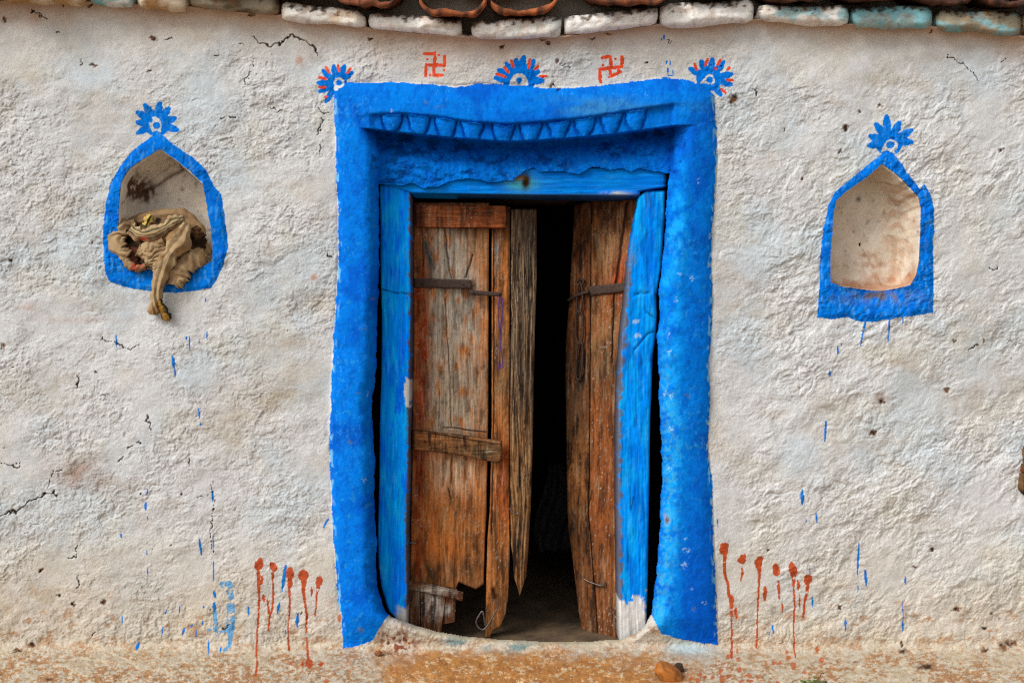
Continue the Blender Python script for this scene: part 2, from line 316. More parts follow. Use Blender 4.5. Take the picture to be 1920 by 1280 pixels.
def petals(c, tips, body, wd):
    m = stroke_mask([c, c], [body], 0.5, body + 8)
    for t in tips:
        q = (c[0] + (t[0] - c[0]) * 0.4, c[1] + (t[1] - c[1]) * 0.4)
        m |= stroke_mask([q, t], [wd * 0.8, wd, wd * 1.05, wd * 0.6], 0.45)
    return m
def P_(o, k, pts): return [(o[0] + x / k, o[1] + y / k) for x, y in pts]
SUNS = [
 dict(c=(632, 158), body=20, wd=6.2, tips=[(606, 133), (626, 124), (646, 124), (660, 136), (596, 155), (599, 171), (611, 191)],
      ring=[(636, 156, 10.5, 10)], blob=[(630, 166, 4.5, 5)], dot=(636, 156, 6, 5.5),
      org=[[(612, 127), (617, 136)], [(634, 123), (636, 134)], [(657, 129), (652, 137)], [(598, 145), (611, 148)], [(599, 163), (610, 164)], [(610, 182), (612, 182)]]),
 dict(c=(973, 152), body=31, wd=7, tips=[(929, 147), (935, 132), (949, 120), (967, 113), (982, 108), (1001, 115), (1009, 134), (1018, 151)],
      half=(973, 160.5, 17.5, 23), dot=(973, 151, 5.5, 6),
      org=[[(930.5, 139), (947, 145)], [(944.6, 126.5), (953, 136)], [(958, 114), (962, 126)], [(993.5, 112.5), (991, 128)], [(1010, 125), (1004, 130)], [(1013, 143.5), (1025, 142.7)]]),
 dict(c=(1330, 148), body=24, wd=6.6, tips=[(1295, 129), (1315, 115), (1336, 112), (1357, 117), (1372, 139), (1371, 159), (1351, 178)],
      poly=P_((1280, 95), 10.667, [(340, 660), (370, 630), (450, 545), (480, 490), (540, 470), (600, 500), (640, 580), (650, 640), (590, 685), (440, 660)]), dot=(1330.6, 150.5, 6.3, 6.5),
      org=[[(1302.5, 120), (1307, 131)], [(1327, 112), (1322, 123)], [(1351, 113), (1345, 122)], [(1342, 129), (1342, 130)], [(1368, 127), (1364, 131)], [(1374, 151), (1363, 150)], [(1353, 168), (1360, 175)]]),
 dict(c=(294, 232), body=25, wd=6.8, tips=[(272, 197), (299, 194), (316, 204), (327, 223), (332, 245), (258, 211), (258, 230), (259, 249)],
      poly=P_((240, 180), 11.636, [(530, 460), (600, 450), (690, 520), (730, 650), (700, 800), (620, 750), (530, 790), (490, 700), (455, 580), (520, 590), (540, 540)]), dot=(293.3, 236, 7, 6.5), org=[]),
 dict(c=(1667, 268), body=25, wd=7.4, tips=[(1643, 233), (1662, 219), (1686, 231), (1709, 244), (1709, 266), (1632, 255), (1630, 273)],
      poly=P_((1610, 205), 10.667, [(450, 870), (500, 720), (560, 640), (640, 600), (740, 630), (790, 700), (770, 800), (710, 840), (750, 910), (640, 860), (570, 820)]), dot=(1669.6, 271.6, 8, 7), org=[]),
]
k_sun = []; m_anyblue = m_blue.copy(); m_org = np.zeros(U.shape, bool); sun_org = []
for s_ in SUNS:
    m = petals(s_['c'], s_['tips'], s_['body'], s_['wd']); white = np.zeros(U.shape, bool)
    for e in s_.get('ring', []) + s_.get('blob', []): white |= sub(lambda wu, wv, u, v, e=e: ((u + (wu - u) * .4 - e[0]) / e[2]) ** 2 + ((v + (wv - v) * .4 - e[1]) / e[3]) ** 2 < 1, (e[0] - 20, e[1] - 20, e[0] + 20, e[1] + 20))
    if 'poly' in s_: white |= poly_mask(s_['poly'], 0.3)
    if 'half' in s_:
        e = s_['half']; white |= sub(lambda wu, wv, u, v, e=e: (((u - e[0]) / e[2]) ** 2 + ((v - e[1]) / e[3]) ** 2 < 1) & (v < e[1]), (e[0] - 30, e[1] - 30, e[0] + 30, e[1] + 30))
    e = s_['dot']; dot = sub(lambda wu, wv, u, v, e=e: ((u + (wu - u) * .4 - e[0]) / e[2]) ** 2 + ((v + (wv - v) * .4 - e[1]) / e[3]) ** 2 < 1, (e[0] - 14, e[1] - 14, e[0] + 14, e[1] + 14))
    if 'half' in s_: m &= V < TE + 3
    LAB[m & white & ~dot] = 0
    m = (m & ~white) | dot
    if s_['c'][1] > 200: m &= ~(m_bl | m_br)
    k_sun.append(add_label(m, 'painted_sun')); m_anyblue |= m
    for st in s_['org']:
        mo = stroke_mask(st, [2.6, 3.0, 2.3], 0.35); m_org |= mo; sun_org.append((k_sun[-1], add_label(mo, 'orange_ray')))
    # the white of the eye is bare wall
    if white.any(): m_blue &= ~(white & ~dot & (LAB == 0))
# symbols above the door
SY = [dict(o=(780, 90), st=[[(280, 230), (640, 215)], [(635, 190), (645, 400), (625, 600)], [(350, 595), (980, 610)], [(985, 600), (980, 275)], [(350, 590), (345, 800), (335, 960)], [(630, 600), (620, 920)], [(600, 930), (910, 935)]], dt=[(380, 400), (780, 265), (970, 760), (485, 930)]),
      dict(o=(1110, 90), st=[[(350, 345), (430, 315), (520, 285), (640, 290)], [(630, 280), (650, 480), (670, 690)], [(270, 730), (400, 720), (660, 690), (1010, 655)], [(1010, 655), (1035, 400), (1025, 290)], [(275, 830), (300, 960), (285, 1060), (305, 1190)], [(635, 790), (650, 900), (700, 955), (970, 830), (900, 770)]], dt=[(810, 375), (375, 595), (600, 1005)])]
k_sym = []
for s_ in SY:
    m = np.zeros(U.shape, bool)
    for st in s_['st']: m |= stroke_mask(P_(s_['o'], 18.286, st), [2.8, 3.5, 2.9], 0.5)
    for d_ in s_['dt']: p = P_(s_['o'], 18.286, [d_])[0]; m |= stroke_mask([p, p], [2.5], 0.4)
    k_sym.append(add_label(m, 'painted_symbol')); m_org |= m
# red drips
def blob(c, rx, ry):
    return sub(lambda wu, wv, u, v: ((u + (wu - u) * 1.3 - c[0]) / rx) ** 2 + ((v + (wv - v) * 1.3 - c[1]) / ry) ** 2 < 1, (c[0] - rx - 8, c[1] - ry - 8, c[0] + rx + 8, c[1] + ry + 8))
DR = [((485, 1057), 8, 10, [[(484, 1066), (485, 1082), (486, 1100), (486, 1130), (483, 1180), (481, 1225), (482, 1245), (479, 1264)]], [2.2, 4, 3.2, 2.2, 1.8, 1.8, 1.8, 3], [(491, 1087, 2.5, 8), (495, 1122, 3, 9)]),
      ((513, 1064), 7.5, 9.5, [[(511, 1075), (511, 1090), (513, 1112), (511, 1140), (506, 1155), (504, 1170), (504, 1180)], [(501, 1122), (503, 1135), (504, 1150)]], [2.6, 1.7, 2.2, 2, 1.5, 2.5, 2], []),
      ((544, 1076), 8, 13, [[(543, 1090), (542, 1102), (543, 1140), (541, 1180), (541, 1205), (542, 1217)]], [5, 2, 2, 1.5, 1.6, 3], [(543.5, 1094, 4.5, 8)]),
      ((568, 1079), 9, 11, [[(569, 1090), (568, 1108), (572, 1130), (576, 1158), (575, 1190), (577, 1228), (578, 1240)]], [5, 3.2, 2.4, 2.4, 1.7, 2, 3], [(578, 1243, 7, 9), (566, 1243, 3, 5), (583, 1108, 2.5, 8), (600, 1246, 6, 3)]),
      ((597, 1089), 7.5, 10, [[(596, 1098), (594, 1115), (593, 1140), (592, 1153)]], [4, 1.8, 1.5, 1.8], []),
      ((1358, 1029), 9, 11, [[(1359, 1038), (1359, 1055), (1358, 1072), (1364, 1092), (1367, 1113), (1373, 1126), (1372, 1160), (1371, 1200), (1371, 1230)]], [3.5, 3, 3, 2.8, 3, 4, 1.5, 1.5, 3], [(1373, 1124, 5, 9), (1381, 1150, 3, 12)]),
      ((1390, 1048), 8, 8, [[(1391, 1064), (1392, 1074), (1389, 1087)]], [1.8, 2.8, 1.4], []),
      ((1422, 1055), 8, 11, [[(1424, 1064), (1424, 1085), (1423, 1115), (1420, 1145), (1419, 1185), (1418, 1214)]], [4, 2.2, 1.8, 1.5, 1.8, 1.4], [(1435, 1113, 4, 14)]),
      ((1456, 1071), 8, 10, [[(1459, 1090), (1460, 1105), (1461, 1122)]], [2.6, 3, 1.6], [(1467, 1140, 2, 10)]),
      ((1488, 1068), 8, 13, [[(1489, 1080), (1488, 1100), (1489, 1135), (1487, 1180), (1489, 1215), (1493, 1231)]], [4, 2, 1.7, 1.5, 1.5, 1.6], [(1497, 1096, 2.5, 10), (1497, 1128, 1.6, 14)]),
      ((1514, 1087), 8.5, 10, [[(1514, 1096), (1512, 1112), (1507, 1128), (1507, 1145), (1505, 1157)]], [4, 2.5, 2, 2.5, 2.2], [])]
k_drip = []; m_red = np.zeros(U.shape, bool)
for c, rx, ry, st, wd, ex in DR:
    m = blob(c, rx, ry)
    for p in st: m |= stroke_mask(p, wd, 0.6) & (noise(U, V, 10, 150 + int(c[0]) % 40, 2) > -0.62)
    m |= blob((c[0] + 3 * math.sin(c[0]), c[1] - 4 + 3 * math.cos(c[0] * 2)), rx * .75, ry * .7)
    for e in ex: m |= blob(e[:2], e[2], e[3])
    k_drip.append(add_label(m, 'red_paint_drip')); m_red |= m
SPAT = [(1364, 1229, 3.5, 5), (1384, 1236, 4, 4), (1452, 1240, 3.5, 4), (1464, 1240, 4, 4), (1477, 1219, 3.5, 4), (1481, 1231, 5, 5), (1490, 1247, 5, 7), (1533, 1217, 3, 6), (1540, 1236, 5, 5), (1350, 1256, 4, 4), (1387, 1255, 5, 6), (1374, 1253, 3, 3), (1353, 1272, 5, 8), (1337, 1269, 3, 3), (1323, 1269, 4, 4), (1403, 1266, 5, 3.5), (1297, 1270, 4, 4), (1313, 1265, 5, 4), (1308, 1275, 4, 6), (1420, 1270, 4, 3), (1458, 1278, 5, 4), (1391, 1275, 5, 3), (1405, 1276, 6, 4), (1366, 1266, 4, 4), (1382, 1220, 2, 6), (1508, 1260, 4, 3), (1534, 1274, 4, 3), (545, 1240, 2, 4), (635, 1159, 3, 8), (612, 1277, 5, 4), (1347, 1240, 2, 2)]
m_spat = np.zeros(U.shape, bool)
for a, b, c_, d_ in SPAT: m_spat |= blob((a, b), c_, d_)

# --- relief
lowm = noise(U, V, 240, 3, 2)
smooth_m = np.clip(sstep(150, 40, V) * 0.6 + sstep(0.1, 0.5, lowm) * 0.35 + 0.5 * np.exp(-((U - 180) / 170) ** 2 - ((V - 150) / 130) ** 2) + 0.5 * np.exp(-((U - 1620) / 160) ** 2 - ((V - 140) / 90) ** 2), 0, 0.85)
rough_m = (1 - smooth_m) * np.clip(0.74 + 0.75 * noise(U, V, 120, 20, 3), 0.18, 1.15)
side = sstep(1250, 1500, U)
ang_w = 18 * noise(U, V, 300, 5)
h_pl = 0.010 * noise(U, V, 420, 1) + 0.0075 * noise(U, V, 150, 2) + 0.0045 * noise(U + 12 * noise(U, V, 50, 40), V, 62, 4, 2, -24, 1.7)
tw_u = U + 9 * noise(U, V, 46, 6, 2); tw_v = V + 9 * noise(U, V, 46, 7, 2)
# trowelled layers: lime coats that end in small irregular steps
for sc_, sd_, am_, an_, st_ in ((34, 8, .0016, -28, 1.7), (22, 9, .0012, 10, 1.5), (15, 18, .0010, -35, 1.6)):
    n_ = noise(tw_u, tw_v, sc_, sd_, 3, an_, st_, 0.6); w_ = side if an_ < -30 or sc_ == 34 else (1 - 0.5 * side)
    h_pl = h_pl + 1.45 * rough_m * am_ * w_ * (sstep(-0.10, 0.10, n_) + 0.8 * n_)
tw_u = U + 4 * noise(U, V, 13, 10, 2); tw_v = V + 4 * noise(U, V, 13, 12, 2)
gr_ = noise(tw_u, tw_v, 8.0, 13, 3, -25, 1.35, 0.75)
h_pl = h_pl + rough_m * (0.00135 * gr_ + 0.0006 * sstep(0.12, 0.3, noise(tw_u, tw_v, 7, 14, 2)) - 0.0010 * sstep(0.30, 0.5, noise(tw_u, tw_v, 12, 19, 2)) + 0.00075 * noise(U, V, 3.4, 15))
h_pl = h_pl + 0.0004 * noise(U, V, 9, 16, 2) + 0.0009 * noise(U, V, 30, 17, 1, 3, 5.0) * smooth_m
h_bl = 0.004 * noise(U, V, 110, 21) + 0.0018 * noise(U, V, 36, 22, 1, 90, 1.6) + 0.0009 * noise(tw_u, tw_v, 12, 23, 2) + 0.0004 * noise(U, V, 5, 24)
h_bl = h_bl + 0.0010 * noise(U, V, 9, 25, 1, 2, 6) * sstep(260, 200, V)
mb = sstep(-6, 6, np.minimum(np.minimum(U - OL, OR - U), V - TE))
h = h_pl * (1 - mb) + h_bl * mb
# surround bulges out of the wall
inn = np.minimum(np.minimum(U - OL, OR - U), V - TE)
bul = np.sqrt(np.clip(1 - (1 - np.clip(inn / 70, 0, 1)) ** 2, 0, 1)) * sstep(1225, 1150, V)
h = h + 0.042 * bul + 0.012 * mb * sstep(TE, LT, V) * sstep(LT + 6, LT - 6, V) * sstep(-45, 30, U - IL) * sstep(-45, 30, IR - U)
inb = (U > IL - 4) & (U < IR + 2) & (V > LT - 8)
side_soft = sstep(-10, 4, U - IL) * sstep(-6, 4, IR - U)
h = h - 0.012 * side_soft * sstep(-3, 4, V - LT) * (V < BB + 14) + h_sc
# recess of the doorway
tmax = np.maximum(np.maximum((IL - U + 2 * nb) / 30, (U - IR + 2 * nb) / 42), np.maximum((BB - V) / 5, (V - TH + nb) / 16))
g = np.sqrt(np.clip(1 - (1 - np.clip(tmax, 0, 1)) ** 2, 0, 1))
rec = -0.045 + 0.004 * noise(U, V, 40, 31, 3) + 0.0035 * (1 - np.abs(noise(tw_u, tw_v, 20, 32, 2, 5, 2.2)) * 2) * sstep(1000, 780, U) - 0.075 * sstep(BB + 56, BB + 4, V) * (V < 400) + 0.0025 * noise(tw_u, tw_v, 9, 34, 2) * (V < 400)
h = rec + (h - rec) * g
opening = (tmax < 0.02) & (V > RG + 2 * nb)
# raised lip of the niches, hollowed sill
for poly, mk in ((NL_out, m_bl), (NR_out, m_br)):
    xs = [p[0] for p in poly]; ys = [p[1] for p in poly]; j0, j1 = np.searchsorted(ua, [min(xs) - 30, max(xs) + 30]); i0, i1 = np.searchsorted(va, [min(ys) - 30, max(ys) + 30])
    q = (slice(i0, i1), slice(j0, j1)); dd, _ = seg_dist(U[q], V[q], poly + poly[:1]); ins = inside(U[q], V[q], poly)
    h[q] += np.where(ins, 0.006 * np.clip(dd / 8, 0, 1), 0) + 0.002 * noise(U[q], V[q], 22, 33, 2) * ins
q = np.exp(-((U - 1650) / 48) ** 2) * sstep(590, 545, V) * sstep(530, 545, V); h -= 0.035 * q
q = np.exp(-((U - 320) / 60) ** 2) * sstep(540, 505, V) * sstep(480, 500, V); h -= 0.025 * q
# cracks, chips
CR = [([(475, 72), (497, 84), (512, 86), (528, 82), (543, 68), (560, 72), (578, 80), (590, 88), (598, 105)], 2.3), ([(480, 112), (474, 126)], 1.6), ([(470, 136), (457, 158)], 1.7), ([(411, 222), (424, 220)], 1.3), ([(428, 217), (445, 220)], 1.6), ([(508, 198), (527, 212)], 1.0),
      ([(595, 205), (605, 212), (618, 210)], 1.7), ([(604, 220), (601, 238), (595, 254)], 1.5), ([(600, 270), (599, 286)], 1.1), ([(446, 84), (460, 85)], 1.3), ([(405, 106), (412, 100)], 1.5),
      ([(0, 865), (12, 868), (30, 876), (38, 868)], 2.0), ([(0, 971), (22, 958), (30, 962), (52, 940), (78, 930), (102, 921), (112, 933)], 1.9), ([(97, 886), (94, 905), (88, 914)], 1.5), ([(97, 886), (118, 880)], 1.0), ([(145, 1015), (144, 1042), (124, 1045)], 1.4), ([(148, 1080), (146, 1100)], 1.1),
      ([(398, 900), (400, 960), (396, 985), (393, 1000), (402, 1038)], 0.55), ([(275, 778), (282, 804)], 1.5), ([(186, 741), (202, 738)], 1.5), ([(146, 700), (144, 730)], 1.4), ([(188, 633), (216, 642), (240, 656), (262, 646)], 1.1), ([(612, 462), (612, 476), (622, 484)], 1.4), ([(240, 842), (262, 828)], 1.4), ([(225, 868), (230, 854)], 1.5), ([(357, 858), (355, 868)], 1.2), ([(370, 935), (392, 925)], 1.0), ([(152, 105), (153, 124)], 1.0), ([(178, 700), (177, 693)], 1.3),
      ([(1774, 104), (1786, 111), (1804, 118), (1822, 135), (1836, 152)], 1.2), ([(1880, 120), (1884, 112)], 1.6), ([(1815, 658), (1832, 645)], 1.6), ([(1855, 500), (1870, 506)], 1.1), ([(1412, 165), (1420, 178)], 1.2), ([(1240, 72), (1262, 80)], 1.0), ([(1892, 642), (1912, 645)], 1.3), ([(60, 20), (80, 30), (88, 38)], 1.4), ([(160, 10), (176, 8), (160, 16)], 1.2), ([(115, 6), (120, 14)], 1.2),
      ([(20, 1224), (36, 1214)], 2.0), ([(172, 1190), (178, 1184)], 1.5), ([(418, 1180), (434, 1170)], 1.3), ([(105, 60), (112, 64)], 1.5), ([(310, 74), (322, 74)], 1.0)]
HO = [(288, 73, 8, 4.5), (941, 89, 6, 3.5), (1046, 115, 5, 4), (1055, 122, 4, 2), (1067, 126, 2.5, 2), (1036, 162, 5, 3), (1046, 167, 4.5, 5), (1375, 187, 8, 11), (1585, 241, 8, 6), (1650, 199, 5, 2.5), (1575, 285, 3, 2.5), (1505, 335, 4, 4), (1878, 282, 5, 5), (1745, 60, 3, 2), (1140, 64, 8, 2.2), (1112, 73, 6, 2), (1018, 75, 8, 2), (1028, 82, 6, 2), (1212, 118, 3.5, 2.5), (694, 74, 3.5, 2.5), (470, 29, 8, 3), (176, 124, 7, 4), (20, 488, 5, 5), (1690, 1207, 4, 4), (1694, 1220, 8, 6), (1735, 1249, 17, 7), (1880, 1212, 9, 7), (1897, 1206, 12, 6), (1846, 1218, 10, 4), (1603, 1242, 7, 2), (1575, 1137, 4, 4), (1715, 1063, 5, 3.5), (1654, 752, 6, 5), (1637, 812, 5, 5), (77, 1069, 4, 3.5), (112, 1116, 4, 4), (138, 1132, 5, 5), (195, 1128, 5, 6), (575, 1158, 3, 2), (265, 927, 3, 3), (340, 926, 4, 2.5), (8, 648, 5, 5), (90, 1274, 7, 5), (33, 1218, 8, 4), (60, 1208, 6, 3.5), (1790, 640, 4, 2), (1845, 640, 3, 2), (1900, 790, 3, 2), (1776, 730, 6, 4), (1748, 1030, 6, 4), (1795, 1143, 7, 5), (1860, 1150, 3, 4), (1845, 1178, 6, 3), (10, 40, 3, 2), (8, 37, 6, 3)]
rnd = random.Random(5)
for _ in range(50):
    HO.append((rnd.uniform(0, 1920), rnd.uniform(60, 1210), rnd.uniform(0.9, 2.4), rnd.uniform(0.9, 2.2)))
crk = np.zeros(U.shape, np.float32); pit = np.zeros(U.shape, np.float32)
for pts, wd in CR:
    xs = [p[0] for p in pts]; ys = [p[1] for p in pts]; j0, j1 = np.searchsorted(ua, [min(xs) - 12, max(xs) + 12]); i0, i1 = np.searchsorted(va, [min(ys) - 12, max(ys) + 12]); q = (slice(i0, i1), slice(j0, j1))
    uu = U[q] + 5 * noise(U[q], V[q], 11, 71, 2); vv = V[q] + 5 * noise(U[q], V[q], 11, 72, 2)
    dd, pos = seg_dist(uu, vv, pts); ww = 0.8 * wd * (0.75 + 0.8 * noise(U[q], V[q], 16, 73)) * np.clip(np.minimum(pos, 1 - pos) * 8 + 0.35, 0, 1)
    crk[q] = np.maximum(crk[q], np.clip(1.5 - dd / np.maximum(ww, 0.25), 0, 1))
for a, b, c_, d_ in HO:
    j0, j1 = np.searchsorted(ua, [a - c_ * 2 - 6, a + c_ * 2 + 6]); i0, i1 = np.searchsorted(va, [b - d_ * 2 - 6, b + d_ * 2 + 6]); q = (slice(i0, i1), slice(j0, j1))
    uu = U[q] + 4 * noise(U[q], V[q], 9, 74, 2); vv = V[q] + 4 * noise(U[q], V[q], 9, 75, 2)
    pit[q] = np.maximum(pit[q], np.clip(1.6 - 1.3 * np.hypot((uu - a) / c_, (vv - b) / d_), 0, 1))
for m_ in (crk, pit): m_ *= (~m_blue) & ~(m_bl | m_br) | (pit > 0) & (V < 175)
h -= 0.007 * crk + 0.006 * pit
# blue chips where paint flaked off the surround
chip = sstep(0.62, 0.74, noise(U, V, 16, 81, 2) + 0.35 * noise(U, V, 150, 82)) * sstep(300, 500, V)
# top of the wall swells out under the coping bricks
brk_bot = interp(U, [(-900, 0), (0, 2), (170, 5), (255, 10), (350, 14), (525, 30), (600, 40), (690, 54), (780, 64), (870, 70), (960, 72), (1054, 70), (1150, 58), (1235, 48), (1330, 44), (1420, 38), (1500, 40), (1592, 47), (1680, 50), (1748, 52), (1840, 60), (1920, 70), (2820, 70)])
h = h + 0.030 * np.exp(-np.clip(V - brk_bot, 0, None) / 13.0)
# the ground and the fillet between them
vg = np.maximum(V, 900.0)
hg = D - D * (ZC - 0.0) / ((vg - 640) * S)
rise = 0.006 * noise(U, V * 3, 90, 91, 3) + 0.0035 * noise(U, V * 2.5, 18, 92, 2)
kk = 0.075; hs_ = np.clip(0.5 + 0.5 * (hg - h) / kk, 0, 1)
hfin = h * (1 - hs_) + hg * hs_ + kk * hs_ * (1 - hs_)
hfin = hfin + rise * sstep(1190, 1240, V) + 0.0022 * (1 - 2 * np.abs(noise(tw_u, tw_v * 2, 14, 93, 2))) * sstep(1150, 1230, V)
h = np.where(V > 1000, hfin, h) + (0.0022 * noise(tw_u, tw_v, 16, 94, 3, 0, 1, .7) + 0.004 * noise(U, V, 40, 95, 2)) * sstep(1125, 1160, V) * (m_blue == 0)
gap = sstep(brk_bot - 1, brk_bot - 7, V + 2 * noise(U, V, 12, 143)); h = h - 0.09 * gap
edge_ring = np.zeros(U.shape, bool); edge_ring[0] = True; edge_ring[:, 0] = True; edge_ring[:, -1] = True
h[edge_ring] = -0.22

# --- colours: paint, stains, dust, some painted light and shade
white = lin(204, 204, 203); cool = lin(192, 200, 204); cream = lin(202, 199, 188); tan = lin(178, 164, 142); brown = lin(128, 84, 48); rust = lin(176, 106, 52)
col = np.empty(U.shape + (3,), np.float32); col[:] = white
col = mixc(col, cool, sstep(-0.1, 0.6, noise(U, V, 170, 101, 3)) * 0.85)
col = mixc(col, cream, sstep(0.0, 0.7, noise(U, V, 130, 102, 4)) * 0.55)
col = mixc(col, tan, sstep(0.35, 0.85, noise(U, V, 95, 103, 4, 20, 1.6)) * 0.28)
col = mixc(col, lin(170, 168, 165), sstep(0.2, 0.8, noise(U, V, 30, 104, 3)) * 0.35)
for (a, b, ra, rb, c_, st) in [(150, 885, 55, 30, brown, .55), (520, 740, 80, 40, tan, .55), (430, 800, 70, 50, tan, .45), (640 - 60, 700, 40, 30, tan, .3), (90, 730, 60, 35, tan, .45), (600, 560, 50, 30, tan, .4), (230, 330, 60, 70, cream, .5), (130, 380, 70, 40, tan, .3), (40, 140, 60, 40, tan, .45), (560, 112, 7, 8, rust, .8), (520, 640, 60, 14, tan, .5), (1360, 300, 40, 60, cream, .5), (1400, 580, 90, 22, tan, .4), (1660, 150, 60, 18, tan, .45), (1650, 660, 60, 20, cream, .7), (1700, 680, 60, 18, tan, .45), (1850, 620, 60, 60, tan, .35), (1330, 815, 30, 40, tan, .5), (1560, 760, 40, 14, tan, .4), (1690, 930, 40, 40, cream, .7), (1830, 480, 60, 80, cream, .4), (1800, 750, 90, 50, tan, .3), (500, 470, 25, 20, tan, .4), (590, 520, 6, 6, rust, .7), (45, 575, 20, 8, rust, .3), (150, 600, 70, 5, rust, .35), (1650, 745, 10, 10, brown, .5), (330, 1160, 120, 30, tan, .5), (60, 1120, 110, 50, tan, .6), (60, 30, 90, 18, rust, .45)]:
    e = np.exp(-((U - a) / ra) ** 2 - ((V - b) / rb) ** 2) * (0.55 + 0.9 * np.clip(noise(U, V, 34, 105, 4) + 0.35, 0, 1)); col = mixc(col, c_, np.clip(e * st, 0, 1))
# shade painted dark into the gaps behind the bricks, then brown water stain below
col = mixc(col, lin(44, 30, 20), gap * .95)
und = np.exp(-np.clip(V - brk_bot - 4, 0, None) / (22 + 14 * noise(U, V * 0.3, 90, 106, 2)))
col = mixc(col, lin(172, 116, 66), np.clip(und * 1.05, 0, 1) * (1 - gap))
col = mixc(col, lin(202, 194, 180), sstep(150, 60, V) * 0.4)
# dust thrown up at the foot of the wall
mot = noise(U, V, 26, 107, 5, 0, 1.5, 0.65)
du = sstep(930, 1215, V + 60 * noise(U, V, 200, 108, 2))
col = mixc(col, lin(194, 178, 152), np.clip(du * 0.6, 0, 1))
col = mixc(col, lin(160, 110, 62), np.clip(sstep(0.0, 0.55, mot + 0.55 * sstep(1140, 1250, V) - 0.42) * sstep(1040, 1200, V) * 0.75, 0, 1))
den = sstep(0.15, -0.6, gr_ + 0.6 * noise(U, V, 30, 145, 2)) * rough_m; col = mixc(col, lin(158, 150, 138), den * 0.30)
# ground: bare orange mud with flakes of whitewash, whiter to both sides
gm = sstep(1160, 1250, V + 26 * noise(U, V, 60, 109, 4)); cen = sstep(640, 780, U + 50 * noise(U, V, 40, 110, 3)) * sstep(1330, 1170, U + 60 * noise(U, V, 50, 111, 3)) * sstep(1206, 1236, V + 26 * noise(U, V, 50, 112, 4))
flk = noise(U, V * 1.4, 9, 113, 5, 0, 1.5, 0.8)
gcol = np.empty_like(col); gcol[:] = lin(182, 164, 136)
gcol = mixc(gcol, lin(200, 190, 172), sstep(-0.1, 0.5, flk) * .7)
gcol = mixc(gcol, lin(160, 108, 60), sstep(0.22, 0.5, -flk * .6 + 0.55 * noise(U, V * 2, 70, 114, 4) + 0.25 * sstep(1200, 1270, V)) * 0.8)
ocol = np.empty_like(col); ocol[:] = lin(180, 124, 66); ocol = mixc(ocol, lin(160, 102, 52), sstep(-.1, .5, noise(U, V * 2, 26, 115, 5)) * 0.7)
ocol = mixc(ocol, lin(212, 188, 150), sstep(0.36, 0.50, flk * .7 + .5 * noise(U, V * 1.5, 34, 118, 3)) * 0.8)
gcol = mixc(gcol, ocol, cen); col = mixc(col, gcol, gm)
far = sstep(1285, 1400, V); col = mixc(col, lin(178, 132, 82), far)
# reddish scatter left of the sill, old blue on the sill's rounded nose
col = mixc(col, lin(120, 58, 30), np.clip(np.exp(-((U - 745) / 34) ** 2 - ((V - 1205) / 26) ** 2) * sstep(-0.05, 0.3, noise(U, V, 9, 116, 3)) * 1.3, 0, .95))
sn = sstep(0.05, 0.35, noise(U, V, 34, 117, 4, 0, 2)) * np.exp(-((V - TH - 12) / 10) ** 2) * sstep(810, 850, U) * sstep(1150, 1090, U)
col = mixc(col, lin(92, 122, 124), np.clip(sn * 0.95, 0, 1))
col = mixc(col, lin(186, 172, 138), np.clip(np.exp(-((V - TH - 2) / 8) ** 2) * ((U > 770) & (U < 1180)) * 0.5, 0, 1))
col = mixc(col, lin(170, 192, 196), np.clip(np.exp(-((U - 1290) / 50) ** 2 - ((V - 1214) / 14) ** 2) * 0.8, 0, 1))
col = mixc(col, lin(60, 42, 30), np.clip(crk * 1.1, 0, 1)); col = mixc(col, mixc(np.broadcast_to(lin(120, 84, 56), U.shape + (3,)), lin(56, 36, 24), sstep(-.2, .3, noise(U, V, 9, 146, 2))), np.clip(pit * 1.1, 0, 1))
# blue distemper
bl = np.empty_like(col); bl[:] = lin(0, 115, 216)
bl = mixc(bl, lin(0, 88, 194), sstep(0.0, 0.7, noise(U, V, 100, 121, 4)) * 0.8)
bl = mixc(bl, lin(2, 126, 226), sstep(0.1, 0.6, noise(U, V, 60, 122, 4, 90, 2.5)) * 0.6)
bl = mixc(bl, lin(24, 160, 236), np.clip(np.exp(-((U - IR - 22) / 20) ** 2) * sstep(250, 420, V) * (0.55 + 0.8 * noise(U, V, 24, 123, 3)), 0, .85))  # inner edge tinted cyan: light on its curve painted in, with worn paint
bl = mixc(bl, lin(60, 128, 170), np.clip(np.exp(-((U - 1120) / 160) ** 2 - ((V - 198) / 16) ** 2) * (0.5 + 0.8 * noise(U, V, 40, 124, 3, 0, 3)), 0, .7))

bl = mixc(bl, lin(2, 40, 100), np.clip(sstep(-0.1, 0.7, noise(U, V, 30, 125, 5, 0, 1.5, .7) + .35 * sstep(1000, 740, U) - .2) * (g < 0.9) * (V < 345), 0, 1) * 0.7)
bl = mixc(bl, lin(50, 150, 200), chip * 0.35)
spk = sstep(0.50, 0.62, noise(U, V, 6, 126, 3, 90, 1.6, .8) * 0.55 + noise(U, V, 120, 127, 3) * 0.4); bl = mixc(bl, lin(90, 178, 226), spk * 0.22)
bl = mixc(bl, lin(40, 30, 26), np.clip(pit, 0, 1)); bl = mixc(bl, lin(120, 72, 48), np.clip(1.5 - np.hypot((U - 1251) / 3.5, (V - 975) / 7), 0, 1)); 
bl = mixc(bl, lin(170, 166, 140), np.clip(1.4 - np.hypot((U - 1251 + 3 * nb) / 6, (V - 975 + 3 * nb) / 10), 0, 1) * .8 * (np.hypot((U - 1251) / 4, (V - 975) / 8) > 1))
lowd = sstep(850, 1150, V + 60 * noise(U, V, 80, 151, 3)) * sstep(1262, 1290, U + 8 * noise(U, V, 30, 152, 3)); bl = mixc(bl, lin(0, 66, 184), lowd * .6)
